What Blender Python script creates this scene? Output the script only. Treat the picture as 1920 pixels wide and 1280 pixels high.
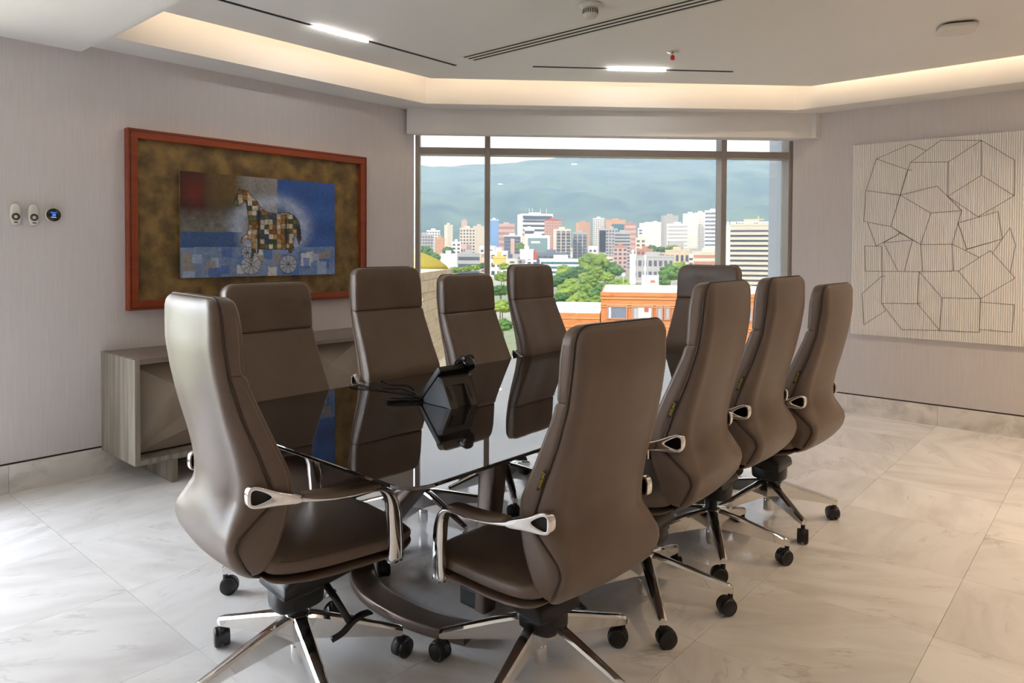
import bpy, bmesh, math, random
import numpy as np
from mathutils import Vector, Matrix
rnd = random.Random(7)
S = bpy.context.scene
C = S.collection
for o in list(bpy.data.objects):
    bpy.data.objects.remove(o)

# ------------------------------------------------------------------ camera
FPX, YAW, PIT, ROL, CYP, EYE = 1321.48, math.radians(41.28), math.radians(1.288), math.radians(-.275), 499.29, 1.40
cp, sp, cr, sr = math.cos(PIT), math.sin(PIT), math.cos(ROL), math.sin(ROL)
ca, sa = math.cos(YAW), math.sin(YAW)
CM = np.array([[cr, 0, -sr], [0, 1, 0], [sr, 0, cr]]) @ np.array([[1, 0, 0], [0, cp, -sp], [0, sp, cp]]) \
    @ np.array([[ca, sa, 0], [-sa, ca, 0], [0, 0, 1]])
cd = bpy.data.cameras.new('camera')
cam = bpy.data.objects.new('camera', cd)
C.objects.link(cam)
r_, f_, u_ = CM[0], CM[1], CM[2]
cam.matrix_world = Matrix(((r_[0], u_[0], -f_[0], 0), (r_[1], u_[1], -f_[1], 0), (r_[2], u_[2], -f_[2], EYE), (0, 0, 0, 1)))
cd.sensor_width = 36
cd.lens = FPX * 36 / 1920
cd.shift_y = -(640 - CYP) / 1920
cd.clip_end = 20000
cd.clip_start = 0.05
S.camera = cam


def ray(px, py):
    return CM.T @ np.array([(px - 960) / FPX, 1, (CYP - py) / FPX])


def onx(px, py, x):
    d = ray(px, py)
    return Vector(d * (x / d[0]) + [0, 0, EYE])


def ony(px, py, y):
    d = ray(px, py)
    return Vector(d * (y / d[1]) + [0, 0, EYE])


def onz(px, py, z):
    d = ray(px, py)
    return Vector(d * ((z - EYE) / d[2]) + [0, 0, EYE])


def deep(px, py, d):
    return Vector(ray(px, py) * d + [0, 0, EYE])


# ------------------------------------------------------------------ world, sun, exposure
W = bpy.data.worlds.new('world')
S.world = W
W.use_nodes = True
nt = W.node_tree
nt.nodes.clear()
wo = nt.nodes.new('ShaderNodeOutputWorld')
bg = nt.nodes.new('ShaderNodeBackground')
tc = nt.nodes.new('ShaderNodeTexCoord')
mp = nt.nodes.new('ShaderNodeMapping')
mp.inputs['Scale'].default_value = (1, 1, 2.2)
nz = nt.nodes.new('ShaderNodeTexNoise')
nz.inputs['Scale'].default_value = 2.6
nz.inputs['Detail'].default_value = 7
nz.inputs['Roughness'].default_value = .55
rp = nt.nodes.new('ShaderNodeValToRGB')
rp.color_ramp.elements[0].position = .36
rp.color_ramp.elements[0].color = (.50, .57, .68, 1)
rp.color_ramp.elements[1].position = .62
rp.color_ramp.elements[1].color = (.91, .96, 1.06, 1)
nt.links.new(tc.outputs['Generated'], mp.inputs['Vector'])
nt.links.new(mp.outputs['Vector'], nz.inputs['Vector'])
nt.links.new(nz.outputs['Fac'], rp.inputs['Fac'])
nt.links.new(rp.outputs['Color'], bg.inputs['Color'])
nt.links.new(bg.outputs['Background'], wo.inputs['Surface'])
bg.inputs['Strength'].default_value = 9.0
sd = bpy.data.lights.new('sun', 'SUN')
sd.energy = 11.0
sd.angle = math.radians(1.5)
sd.color = (1, .95, .86)
sun = bpy.data.objects.new('sun', sd)
C.objects.link(sun)
sv = np.array([-.47, -.60, .62])                      # towards the sun: right, forward, up as seen from the room
sw = Vector((sv[0] * ca - sv[1] * sa, sv[0] * sa + sv[1] * ca, sv[2]))
sun.rotation_euler = sw.to_track_quat('Z', 'Y').to_euler()
sun.location = sw * 30
S.view_settings.view_transform = 'Standard'
S.view_settings.look = 'None'
S.view_settings.exposure = 0.98
S.view_settings.gamma = 1.0
S.view_settings.use_curve_mapping = False


# ------------------------------------------------------------------ materials
def lin(r, g, b):
    f = lambda c: (c / 255 / 12.92) if c / 255 <= .04045 else ((c / 255 + .055) / 1.055) ** 2.4
    return (f(r), f(g), f(b), 1)


MATS = {}


def mat(name, col, rough=.5, metal=0, spec=None, ior=None, emit=None, estr=0, coat=0):
    m = bpy.data.materials.new(name)
    m.use_nodes = True
    p = m.node_tree.nodes['Principled BSDF']
    p.inputs['Base Color'].default_value = col
    p.inputs['Roughness'].default_value = rough
    p.inputs['Metallic'].default_value = metal
    if spec is not None:
        p.inputs['Specular IOR Level'].default_value = spec
    if ior:
        p.inputs['IOR'].default_value = ior
    if emit:
        p.inputs['Emission Color'].default_value = emit
        p.inputs['Emission Strength'].default_value = estr
    if coat:
        p.inputs['Coat Weight'].default_value = coat
        p.inputs['Coat Roughness'].default_value = .05
    MATS[name] = m
    return m


def nodes(m):
    t = m.node_tree
    return t, t.nodes['Principled BSDF']


def noise_col(m, c1, c2, scale, stretch=(1, 1, 1), detail=4, lo=.35, hi=.65, bump=0, coord='Object', rough=None):
    t, p = nodes(m)
    tc = t.nodes.new('ShaderNodeTexCoord')
    mp = t.nodes.new('ShaderNodeMapping')
    mp.inputs['Scale'].default_value = stretch
    n = t.nodes.new('ShaderNodeTexNoise')
    n.inputs['Scale'].default_value = scale
    n.inputs['Detail'].default_value = detail
    r = t.nodes.new('ShaderNodeValToRGB')
    r.color_ramp.elements[0].position = lo
    r.color_ramp.elements[1].position = hi
    r.color_ramp.elements[0].color = c1
    r.color_ramp.elements[1].color = c2
    t.links.new(tc.outputs[coord], mp.inputs['Vector'])
    t.links.new(mp.outputs['Vector'], n.inputs['Vector'])
    t.links.new(n.outputs['Fac'], r.inputs['Fac'])
    t.links.new(r.outputs['Color'], p.inputs['Base Color'])
    if bump:
        b = t.nodes.new('ShaderNodeBump')
        b.inputs['Strength'].default_value = bump
        b.inputs['Distance'].default_value = .002
        t.links.new(n.outputs['Fac'], b.inputs['Height'])
        t.links.new(b.outputs['Normal'], p.inputs['Normal'])
    return n, r


# wall covering: pale mauve-grey fabric with fine vertical threads
noise_col(mat('wall_fabric', lin(208, 201, 200), .9), lin(205, 198, 197), lin(211, 204, 203), 150, (1, 1, .035), 2, .3, .7, .15)
mat('ceiling_paint', lin(224, 221, 218), .9)
mat('reveal_dark', lin(70, 62, 58), .7)
mat('window_metal', lin(150, 141, 134), .45, .1)
mat('fin_metal', lin(178, 184, 190), .5, .2)
mat('black_slot', lin(26, 25, 25), .7)
mat('white_plastic', lin(214, 208, 200), .45)
mat('dark_plastic', lin(70, 66, 64), .4)
mat('chrome', (.80, .79, .78, 1), .06, 1)
mat('steel_frame', lin(200, 196, 190), .25, 1)
mat('black_plastic', lin(24, 24, 25), .42)
mat('black_gloss', lin(14, 14, 15), .2)
mat('grey_plastic', lin(56, 54, 52), .5)
mat('red_plastic', lin(214, 44, 22), .35)
mat('screen_blue', lin(30, 60, 160), .3, emit=lin(60, 130, 255), estr=1.6)
mat('screen_white', lin(200, 200, 200), .3, emit=lin(225, 225, 230), estr=.8)
mat('screen_dark', lin(36, 28, 24), .15)
mat('table_glass', lin(30, 25, 23), .02, ior=2.0, spec=.5)
mat('bronze', lin(112, 97, 88), .32, .55)
mat('tag_black', lin(14, 12, 10), .7)
mat('tag_yellow', lin(196, 168, 40), .7)
mat('cable', lin(18, 16, 16), .5)
mat('thread', lin(160, 144, 126), .8)
mat('piping', lin(66, 52, 42), .55)
mat('led_cool', (1, 1, 1, 1), emit=(1, .97, .93, 1), estr=45)
mat('led_warm', (1, 1, 1, 1), emit=(1, .77, .52, 1), estr=8.8)
mat('downlight', (1, 1, 1, 1), emit=(1, .70, .42, 1), estr=60)
# leather
n, r = noise_col(mat('leather', lin(108, 90, 77), .40, spec=.55), lin(105, 87, 74), lin(111, 93, 80), 9, detail=3, lo=.3, hi=.7)
t, p = nodes(MATS['leather'])
v = t.nodes.new('ShaderNodeTexVoronoi')
v.inputs['Scale'].default_value = 420
b = t.nodes.new('ShaderNodeBump')
b.inputs['Strength'].default_value = .12
b.inputs['Distance'].default_value = .0006
tcn = t.nodes.new('ShaderNodeTexCoord')
t.links.new(tcn.outputs['Object'], v.inputs['Vector'])
t.links.new(v.outputs['Distance'], b.inputs['Height'])
t.links.new(b.outputs['Normal'], p.inputs['Normal'])
# credenza veneer and lacquer
noise_col(mat('veneer', lin(150, 140, 126), .5), lin(112, 104, 94), lin(160, 150, 136), 26, (1, 1, .06), 6, .3, .7, .2)
mat('lacquer', lin(150, 134, 118), .45)
noise_col(mat('veneer_top', lin(120, 106, 96), .35), lin(112, 98, 90), lin(130, 116, 106), 22, (1, .05, 1), 5, .3, .7)


def marble(name, base, cool, vein, rot=True, veinscale=1.0, wscale=1.1, rough=.13):
    m = mat(name, base, rough)
    t, p = nodes(m)
    L = t.links.new
    tc = t.nodes.new('ShaderNodeTexCoord')
    oi = t.nodes.new('ShaderNodeObjectInfo')
    mul = t.nodes.new('ShaderNodeMath')
    mul.operation = 'MULTIPLY'
    mul.inputs[1].default_value = 37.0
    L(oi.outputs['Random'], mul.inputs[0])
    add = t.nodes.new('ShaderNodeVectorMath')
    add.operation = 'ADD'
    cb = t.nodes.new('ShaderNodeCombineXYZ')
    L(mul.outputs[0], cb.inputs[0])
    L(mul.outputs[0], cb.inputs[2])
    vr = t.nodes.new('ShaderNodeVectorRotate')
    vr.rotation_type = 'Z_AXIS'
    an = t.nodes.new('ShaderNodeMath')
    an.operation = 'MULTIPLY'
    an.inputs[1].default_value = 2.2 if rot else 0
    L(oi.outputs['Random'], an.inputs[0])
    an2 = t.nodes.new('ShaderNodeMath')
    an2.operation = 'ADD'
    an2.inputs[1].default_value = -.6
    L(an.outputs[0], an2.inputs[0])
    L(tc.outputs['Object'], vr.inputs['Vector'])
    L(an2.outputs[0], vr.inputs['Angle'])
    L(vr.outputs[0], add.inputs[0])
    L(cb.outputs[0], add.inputs[1])
    st = t.nodes.new('ShaderNodeMapping')
    st.inputs['Scale'].default_value = (1.0, .28, 1)
    L(add.outputs[0], st.inputs['Vector'])
    n1 = t.nodes.new('ShaderNodeTexNoise')
    n1.inputs['Scale'].default_value = 5.5 * wscale
    n1.inputs['Detail'].default_value = 6
    n1.inputs['Distortion'].default_value = .6
    L(st.outputs[0], n1.inputs['Vector'])
    r1 = t.nodes.new('ShaderNodeValToRGB')
    r1.color_ramp.elements[0].position = .42
    r1.color_ramp.elements[1].position = .74
    r1.color_ramp.elements[0].color = base
    r1.color_ramp.elements[1].color = cool
    L(n1.outputs['Fac'], r1.inputs['Fac'])
    # thin veins: ridge of a second noise, broken up by a third
    n2 = t.nodes.new('ShaderNodeTexNoise')
    n2.inputs['Scale'].default_value = 6.0 * wscale
    n2.inputs['Detail'].default_value = 9
    n2.inputs['Roughness'].default_value = .62
    L(st.outputs[0], n2.inputs['Vector'])
    s = t.nodes.new('ShaderNodeMath')
    s.operation = 'SUBTRACT'
    s.inputs[1].default_value = .5
    L(n2.outputs['Fac'], s.inputs[0])
    ab = t.nodes.new('ShaderNodeMath')
    ab.operation = 'ABSOLUTE'
    L(s.outputs[0], ab.inputs[0])
    mr = t.nodes.new('ShaderNodeMapRange')
    mr.inputs['From Min'].default_value = 0
    mr.inputs['From Max'].default_value = .020
    mr.inputs['To Min'].default_value = 1
    mr.inputs['To Max'].default_value = 0
    L(ab.outputs[0], mr.inputs['Value'])
    n3 = t.nodes.new('ShaderNodeTexNoise')
    n3.inputs['Scale'].default_value = 4.2
    n3.inputs['Detail'].default_value = 3
    L(add.outputs[0], n3.inputs['Vector'])
    r3 = t.nodes.new('ShaderNodeValToRGB')
    r3.color_ramp.elements[0].position = .50
    r3.color_ramp.elements[1].position = .66
    L(n3.outputs['Fac'], r3.inputs['Fac'])
    mm = t.nodes.new('ShaderNodeMath')
    mm.operation = 'MULTIPLY'
    L(mr.outputs[0], mm.inputs[0])
    L(r3.outputs['Color'], mm.inputs[1])
    m3 = t.nodes.new('ShaderNodeMath')
    m3.operation = 'MULTIPLY'
    m3.inputs[1].default_value = .34 * veinscale
    L(mm.outputs[0], m3.inputs[0])
    mix = t.nodes.new('ShaderNodeMixRGB')
    mix.inputs['Color2'].default_value = vein
    L(r1.outputs['Color'], mix.inputs['Color1'])
    L(m3.outputs[0], mix.inputs['Fac'])
    tone = t.nodes.new('ShaderNodeMapRange')
    tone.inputs['To Min'].default_value = .90
    tone.inputs['To Max'].default_value = 1.0
    wn_ = t.nodes.new('ShaderNodeTexWhiteNoise')
    wn_.noise_dimensions = '1D'
    L(oi.outputs['Random'], wn_.inputs['W'])
    L(wn_.outputs['Value'], tone.inputs['Value'])
    sc_ = t.nodes.new('ShaderNodeVectorMath')
    sc_.operation = 'SCALE'
    L(mix.outputs['Color'], sc_.inputs[0])
    L(tone.outputs[0], sc_.inputs['Scale'])
    L(sc_.outputs[0], p.inputs['Base Color'])
    return m


marble('marble_floor', lin(239, 237, 235), lin(216, 212, 209), lin(146, 136, 128))
marble('marble_skirting', lin(236, 231, 225), lin(200, 194, 189), lin(140, 133, 128), False, 1.0, 1.5, .2)
mat('grout', lin(176, 168, 160), .8)

# glass pane: clear with a real reflection that follows the Fresnel law
m = bpy.data.materials.new('pane_glass')
m.use_nodes = True
t = m.node_tree
t.nodes.clear()
o_ = t.nodes.new('ShaderNodeOutputMaterial')
tr = t.nodes.new('ShaderNodeBsdfTransparent')
tr.inputs['Color'].default_value = (.93, .96, .97, 1)
gl = t.nodes.new('ShaderNodeBsdfGlossy')
gl.inputs['Roughness'].default_value = .0
fr = t.nodes.new('ShaderNodeFresnel')
fr.inputs['IOR'].default_value = 2.0
mx = t.nodes.new('ShaderNodeMixShader')
t.links.new(fr.outputs[0], mx.inputs[0])
t.links.new(tr.outputs[0], mx.inputs[1])
t.links.new(gl.outputs[0], mx.inputs[2])
t.links.new(mx.outputs[0], o_.inputs['Surface'])
MATS['pane_glass'] = m
m2 = m.copy()
m2.name = 'dimming_glass'
m2.node_tree.nodes['Transparent BSDF'].inputs['Color'].default_value = (.130, .136, .139, 1)  # strong tint added so the outside view does not outshine the room
MATS['dimming_glass'] = m2


# ------------------------------------------------------------------ mesh helpers
def link(name, me, m=None, parent=None, loc=None, rot=None):
    o = bpy.data.objects.new(name, me)
    C.objects.link(o)
    if m and me is not None and not me.materials:
        me.materials.append(MATS[m] if isinstance(m, str) else m)
    if parent:
        o.parent = parent
    if loc:
        o.location = loc
    if rot:
        o.rotation_euler = rot
    return o


def thing(name, label, cat, loc=(0, 0, 0), rotz=0, group=None):
    o = bpy.data.objects.new(name, None)
    C.objects.link(o)
    o.location = loc
    o.rotation_euler = (0, 0, rotz)
    o.empty_display_size = .1
    return tag(o, label, cat, group)


def tag(o, label, cat, group=None, kind=None):
    o['label'] = label
    o['category'] = cat
    if group:
        o['group'] = group
    if kind:
        o['kind'] = kind
    return o


def struct(o):
    o['kind'] = 'structure'
    return o


def sroot(name):
    o = bpy.data.objects.new(name, None)
    C.objects.link(o)
    return struct(o)


def me_from(v, f, smooth=False, name='m'):
    me = bpy.data.meshes.new(name)
    me.from_pydata([tuple(x) for x in v], [], f)
    me.update()
    if smooth:
        me.polygons.foreach_set('use_smooth', [True] * len(me.polygons))
    return me


def fixn(me):
    bm = bmesh.new()
    bm.from_mesh(me)
    bmesh.ops.remove_doubles(bm, verts=bm.verts, dist=1e-6)
    bmesh.ops.recalc_face_normals(bm, faces=bm.faces)
    bm.to_mesh(me)
    bm.free()
    return me


def box_me(a, b, bev=0, seg=2):
    bm = bmesh.new()
    bmesh.ops.create_cube(bm, size=1)
    for v in bm.verts:
        v.co = Vector([(a[i] + b[i]) / 2 + v.co[i] * (b[i] - a[i]) for i in range(3)])
    if bev:
        bmesh.ops.bevel(bm, geom=bm.edges[:], offset=bev, segments=seg, affect='EDGES', profile=.6)
    me = bpy.data.meshes.new('box')
    bm.to_mesh(me)
    bm.free()
    if bev:
        me.polygons.foreach_set('use_smooth', [len(p.vertices) != 4 or p.area < 1e-9 for p in me.polygons])
    return me


def boxes_me(lst):
    v, f = [], []
    for a, b in lst:
        k = len(v)
        v += [(x, y, z) for z in (a[2], b[2]) for y in (a[1], b[1]) for x in (a[0], b[0])]
        f += [[k + i for i in q] for q in ((0, 2, 3, 1), (4, 5, 7, 6), (0, 1, 5, 4), (2, 6, 7, 3), (0, 4, 6, 2), (1, 3, 7, 5))]
    return me_from(v, f)


def prism_me(poly, z0, z1, bev=0, seg=2):
    bm = bmesh.new()
    vs = [bm.verts.new((x, y, z0)) for x, y in poly]
    f = bm.faces.new(vs)
    r = bmesh.ops.extrude_face_region(bm, geom=[f])
    for v in r['geom']:
        if isinstance(v, bmesh.types.BMVert):
            v.co.z = z1
    bmesh.ops.recalc_face_normals(bm, faces=bm.faces)
    if bev:
        ed = [e for e in bm.edges if abs(e.verts[0].co.z - e.verts[1].co.z) < 1e-9]
        bmesh.ops.bevel(bm, geom=ed, offset=bev, segments=seg, affect='EDGES', profile=.5)
    me = bpy.data.meshes.new('prism')
    bm.to_mesh(me)
    bm.free()
    return me


def loft_me(rings, caps=True, smooth=True, closed=True):
    n = len(rings[0])
    v = [p for r in rings for p in r]
    f = []
    for i in range(len(rings) - 1):
        for j in range(n if closed else n - 1):
            k = (j + 1) % n
            f.append((i * n + j, i * n + k, (i + 1) * n + k, (i + 1) * n + j))
    if caps:
        f.append(tuple(range(n - 1, -1, -1)))
        f.append(tuple((len(rings) - 1) * n + j for j in range(n)))
    return fixn(me_from(v, f, smooth))


def se(t, n):
    c, s = math.cos(t), math.sin(t)
    return math.copysign(abs(c) ** (2 / n), c), math.copysign(abs(s) ** (2 / n), s)


def sweep_me(path, size, side=(1, 0, 0), n=4, m=16, smooth=True):
    """rounded-rectangle section: size[i]=(along side, along normal)"""
    P = [Vector(p) for p in path]
    rings = []
    for i, p in enumerate(P):
        t = (P[min(i + 1, len(P) - 1)] - P[max(i - 1, 0)]).normalized()
        s = Vector(side)
        s = (s - t * s.dot(t)).normalized()
        nn = t.cross(s)
        a, b = size[i] if isinstance(size, list) else size
        ring = []
        for k in range(m):
            x, y = se(2 * math.pi * (k + .5) / m, n)
            ring.append(p + s * x * a / 2 + nn * y * b / 2)
        rings.append(ring)
    return loft_me(rings, smooth=smooth)


def tube_me(path, r, m=8):
    P = [Vector(p) for p in path]
    rings, up = [], Vector((.13, .21, .97))
    for i, p in enumerate(P):
        t = (P[min(i + 1, len(P) - 1)] - P[max(i - 1, 0)]).normalized()
        if abs(t.dot(up)) > .95:
            up = Vector((1, .1, 0))
        s = t.cross(up).normalized()
        up = s.cross(t).normalized()
        rr = r[i] if isinstance(r, list) else r
        rings.append([p + (s * math.cos(a) + up * math.sin(a)) * rr for a in [2 * math.pi * k / m for k in range(m)]])
    return loft_me(rings)


def lathe_me(prof, m=24, smooth=True):
    rings = [[Vector((r * math.cos(a), r * math.sin(a), z)) for a in [2 * math.pi * k / m for k in range(m)]] for r, z in prof]
    return loft_me(rings, smooth=smooth)


def spline(pts, n):
    """Catmull-Rom through pts, n samples per span"""
    P = [Vector(p) for p in pts]
    out = []
    for i in range(len(P) - 1):
        a, b, c, d = P[max(i - 1, 0)], P[i], P[i + 1], P[min(i + 2, len(P) - 1)]
        for k in range(n):
            t = k / n
            out.append(.5 * ((2 * b) + (c - a) * t + (2 * a - 5 * b + 4 * c - d) * t * t + (3 * b - a - 3 * c + d) * t ** 3))
    out.append(P[-1])
    return out


def auto_smooth(me, ang=40):
    me.polygons.foreach_set('use_smooth', [True] * len(me.polygons))
    bm = bmesh.new()
    bm.from_mesh(me)
    for e in bm.edges:
        if len(e.link_faces) == 2 and e.calc_face_angle(0) > math.radians(ang):
            e.smooth = False
    bm.to_mesh(me)
    bm.free()
    return me


def text_me(s, size, extrude=.0004):
    cu = bpy.data.curves.new('t', 'FONT')
    cu.body = s
    cu.size = size
    cu.extrude = extrude
    cu.align_x = 'CENTER'
    cu.align_y = 'CENTER'
    o = bpy.data.objects.new('t', cu)
    C.objects.link(o)
    bpy.context.view_layer.update()
    me = bpy.data.meshes.new_from_object(o.evaluated_get(bpy.context.evaluated_depsgraph_get()))
    bpy.data.objects.remove(o)
    return me


# ------------------------------------------------------------------ room shell
XL, YR, XE, YN, ZS, ZP = -4.79, 6.53, 2.6, -1.8, 2.63, 2.80
Q2 = math.sqrt(2)


def wp(s, c, z=0):
    return Vector(((s - c) / Q2, (s + c) / Q2, z))


WC = 6.289                                             # inner face of the window frame, distance from the origin
room = [(XL, YN), (XE, YN), (XE, YR), (wp(0, 6.30).x + (YR - wp(0, 6.30).y), YR), (XL, XL + 6.30 * Q2)]

# floor: slab and single marble tiles
slab_poly = [(XL - .2, YN - .2), (XE + .2, YN - .2), (XE + .2, YR + .2), (YR + .2 - 6.42 * Q2, YR + .2), (XL - .2, XL - .2 + 6.42 * Q2)]
fl = struct(link('floor', prism_me(slab_poly, -.12, -.0095), 'grout'))
TX, TY, OX, OY = .637, .606, -.516, 1.11
G = .0007


def clip(poly, nx, ny, d):
    out = []
    for i in range(len(poly)):
        a, b = poly[i], poly[(i + 1) % len(poly)]
        da, db = a[0] * nx + a[1] * ny - d, b[0] * nx + b[1] * ny - d
        if da <= 0:
            out.append(a)
        if da * db < 0:
            k = da / (da - db)
            out.append((a[0] + (b[0] - a[0]) * k, a[1] + (b[1] - a[1]) * k))
    return out


tile_me = prism_me([(-TX / 2 + G, -TY / 2 + G), (TX / 2 - G, -TY / 2 + G), (TX / 2 - G, TY / 2 - G), (-TX / 2 + G, TY / 2 - G)], -.010, 0)
for i in range(-7, 5):
    for j in range(-5, 9):
        x0, y0 = OX + i * TX, OY + j * TY
        full = [(x0 + G, y0 + G), (x0 + TX - G, y0 + G), (x0 + TX - G, y0 + TY - G), (x0 + G, y0 + TY - G)]
        p = full
        for nx, ny, d in ((-1, 0, 4.788), (1, 0, XE), (0, 1, 6.528), (0, -1, -YN), (-1 / Q2, 1 / Q2, 6.30)):
            p = clip(p, nx, ny, d) if p else p
        if len(p) < 3:
            continue
        c = (x0 + TX / 2, y0 + TY / 2)
        if p == full:
            me = tile_me
        else:
            me = prism_me([(a - c[0], b - c[1]) for a, b in p], -.010, 0)
        link('tile', me, 'marble_floor', fl, (c[0], c[1], 0))

# walls, dark shadow gap and stone skirting
ZB = .162
W3 = (-1.7, .70, .12, 2.5)                            # window in the left wall, nearer than the picture shows
wl = struct(link('wall_left', boxes_me([((XL - .2, W3[1], ZB + .012), (XL, 4.135, 3.1)), ((XL - .2, YN, ZB + .012), (XL, W3[0], 3.1)), ((XL - .2, W3[0], W3[3]), (XL, W3[1], 3.1))]), 'wall_fabric'))
wr = struct(link('wall_right', box_me((-2.33, YR, ZB + .012), (XE + .2, YR + .2, 3.1)), 'wall_fabric'))
ws = struct(link('wall_side', box_me((XE, YN, 0), (XE + .2, YR, 3.1)), 'wall_fabric'))
wn = struct(link('wall_near', box_me((XL - .2, YN - .2, 0), (XE + .2, YN, 3.1)), 'wall_fabric'))
bl = sroot('baseboard_left')
link('shadow_gap', box_me((XL - .2, YN, ZB), (XL - .012, 4.135, ZB + .012)), 'reveal_dark', bl)
br = sroot('baseboard_right')
link('shadow_gap', box_me((-2.33, YR + .012, ZB), (XE, YR + .2, ZB + .012)), 'reveal_dark', br)


def runs(a, b, joints):
    e = [a] + [j for j in joints if a < j < b] + [b]
    return [(e[i], e[i + 1]) for i in range(len(e) - 1)]


for a, b in runs(YN, 4.135, [-.21, 1.11, 2.33, 3.54]):
    l = (b - a) / 2 - .0006
    link('stone_panel', box_me((-.1, -l, -.009), (.1, l, ZB), .001, 1), 'marble_skirting', bl, (XL - .1 + .002, (a + b) / 2, 0))
for a, b in runs(-2.32, XE, [-1.83, -1.15, .12, 1.4]):
    l = (b - a) / 2 - .0006
    link('stone_panel', box_me((-l, -.1, -.009), (l, .1, ZB), .001, 1), 'marble_skirting', br, ((a + b) / 2, YR + .1 - .002, 0))

# ceiling: soffit ring, lit cove, floating panel, lower bulkhead near the camera
ce = sroot('ceiling')
inn = [(-4.475, 1.571), (-4.475, -4.475 + 5.98 * Q2), (6.25 - 5.98 * Q2, 6.25), (2.2, 6.25), (2.2, 1.571)]
out = [(XL - .1, 1.49), (XL - .1, XL - .1 + 6.5 * Q2), (YR + .1 - 6.5 * Q2, YR + .1), (XE + .1, YR + .1), (XE + .1, 1.49)]
v = [(x, y, ZS) for x, y in inn] + [(x, y, ZS) for x, y in out] + [(x, y, 3.0) for x, y in inn] + [(x, y, 3.0) for x, y in out]
f = []
for i in range(5):
    k = (i + 1) % 5
    f += [(i, k, 5 + k, 5 + i), (i, 10 + i, 10 + k, k), (5 + i, 5 + k, 15 + k, 15 + i)]
f.append((10, 11, 12, 13, 14))
link('soffit', fixn(me_from(v, f)), 'ceiling_paint', ce)
pan = [(-4.315, 1.60), (-4.315, -4.315 + 5.81 * Q2), (6.16 - 5.81 * Q2, 6.16), (2.05, 6.16), (2.05, 1.60)]
link('ceiling_panel', prism_me(pan, ZP, ZP + .008), 'ceiling_paint', ce)
link('bulkhead', box_me((XL - .1, YN - .1, 2.588), (XE + .1, 1.50, 3.0)), 'ceiling_paint', ce)
# cove light strips lying on the panel, behind its edge
for nm, a, b, lab in (('l', pan[0], pan[1], 'warm light strip in the cove along the horse painting wall'),
                      ('w', pan[1], pan[2], 'warm light strip in the cove above the window'),
                      ('r', pan[2], pan[3], 'warm light strip in the cove along the line drawing wall')):
    A, B = Vector((*a, 0)), Vector((*b, 0))
    d = (B - A).normalized()
    nrm = Vector((-d.y, d.x, 0))                       # outwards
    L = (B - A).length
    me = box_me((.03, -.012, 0), (L - .03, 0, .016))
    o = link('cove_light', me, 'led_warm', None, A + Vector((0, 0, ZP + .075)) - nrm * .03, (0, 0, math.atan2(d.y, d.x)))
    tag(o, lab, 'light strip', 'cove light strips')

# window wall
wi = sroot('window_1')
wi.rotation_euler = (0, 0, math.pi / 4)
SL, M1, M2, SR = (-.454, -.412), (.164, .211), (2.314, 2.364), (2.943, 2.988)
D0, D1 = WC, WC + .15
ZT = (2.252, 2.311)
for nm, (a, b) in (('jamb', SL), ('mullion', M1), ('mullion', M2), ('jamb', SR)):
    link(nm, box_me((a, D0, 0), (b, D1, 2.75), .003, 1), 'window_metal', wi)
for a, b in ((SL[1], M1[0]), (M1[1], M2[0]), (M2[1], SR[0])):
    link('transom', box_me((a, D0 + .004, ZT[0]), (b, D1, ZT[1]), .002, 1), 'window_metal', wi)
    link('bottom_rail', box_me((a, D0 + .004, 0), (b, D1, .09), .002, 1), 'window_metal', wi)
    link('top_rail', box_me((a, D0 + .004, 2.69), (b, D1, 2.75), .002, 1), 'window_metal', wi)
    for z0, z1 in ((.09, ZT[0]), (ZT[1], 2.69)):
        link('pane', me_from([(a, D1 - .03, z0), (b, D1 - .03, z0), (b, D1 - .03, z1), (a, D1 - .03, z1)], [(0, 1, 2, 3)]), 'dimming_glass', wi)
t1 = struct(link('trim_1', box_me((SR[0], D1, -1.2), (SR[1] + .25, D1 + .27, 3.4)), 'fin_metal'))
t1.rotation_euler = (0, 0, math.pi / 4)
t2 = sroot('trim_2')                                   # valance over the window
t2.rotation_euler = (0, 0, math.pi / 4)
vp = [(-.52, 6.20), (3.06, 6.105), (3.08, 6.07), (3.14, 6.10), (3.14, 6.25), (2.99, 6.285), (-.452, 6.285)]
link('valance', prism_me(vp, 2.412, ZS + .002), 'ceiling_paint', t2)
t3 = struct(link('trim_3', box_me((-1.2, 6.425, -.5), (3.6, D1 + .3, -.002)), 'fin_metal'))
t3.rotation_euler = (0, 0, math.pi / 4)
# the second window, in the left wall nearer than the frame shows
w3 = sroot('window_2')
for a, b in ((W3[0], W3[0] + .05), ((W3[0] + W3[1]) / 2 - .025, (W3[0] + W3[1]) / 2 + .025), (W3[1] - .05, W3[1])):
    link('mullion', box_me((XL - .14, a, ZB + .012), (XL - .02, b, W3[3])), 'window_metal', w3)
mid = (W3[0] + W3[1]) / 2
for a, b in ((W3[0] + .05, mid - .025), (mid + .025, W3[1] - .05)):
    link('pane', me_from([(XL - .1, a, ZB + .012), (XL - .1, b, ZB + .012), (XL - .1, b, W3[3]), (XL - .1, a, W3[3])], [(0, 1, 2, 3)]), 'pane_glass', w3)
    link('rail', box_me((XL - .14, a, W3[3] - .05), (XL - .02, b, W3[3])), 'window_metal', w3)

# ------------------------------------------------------------------ ceiling fittings


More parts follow.
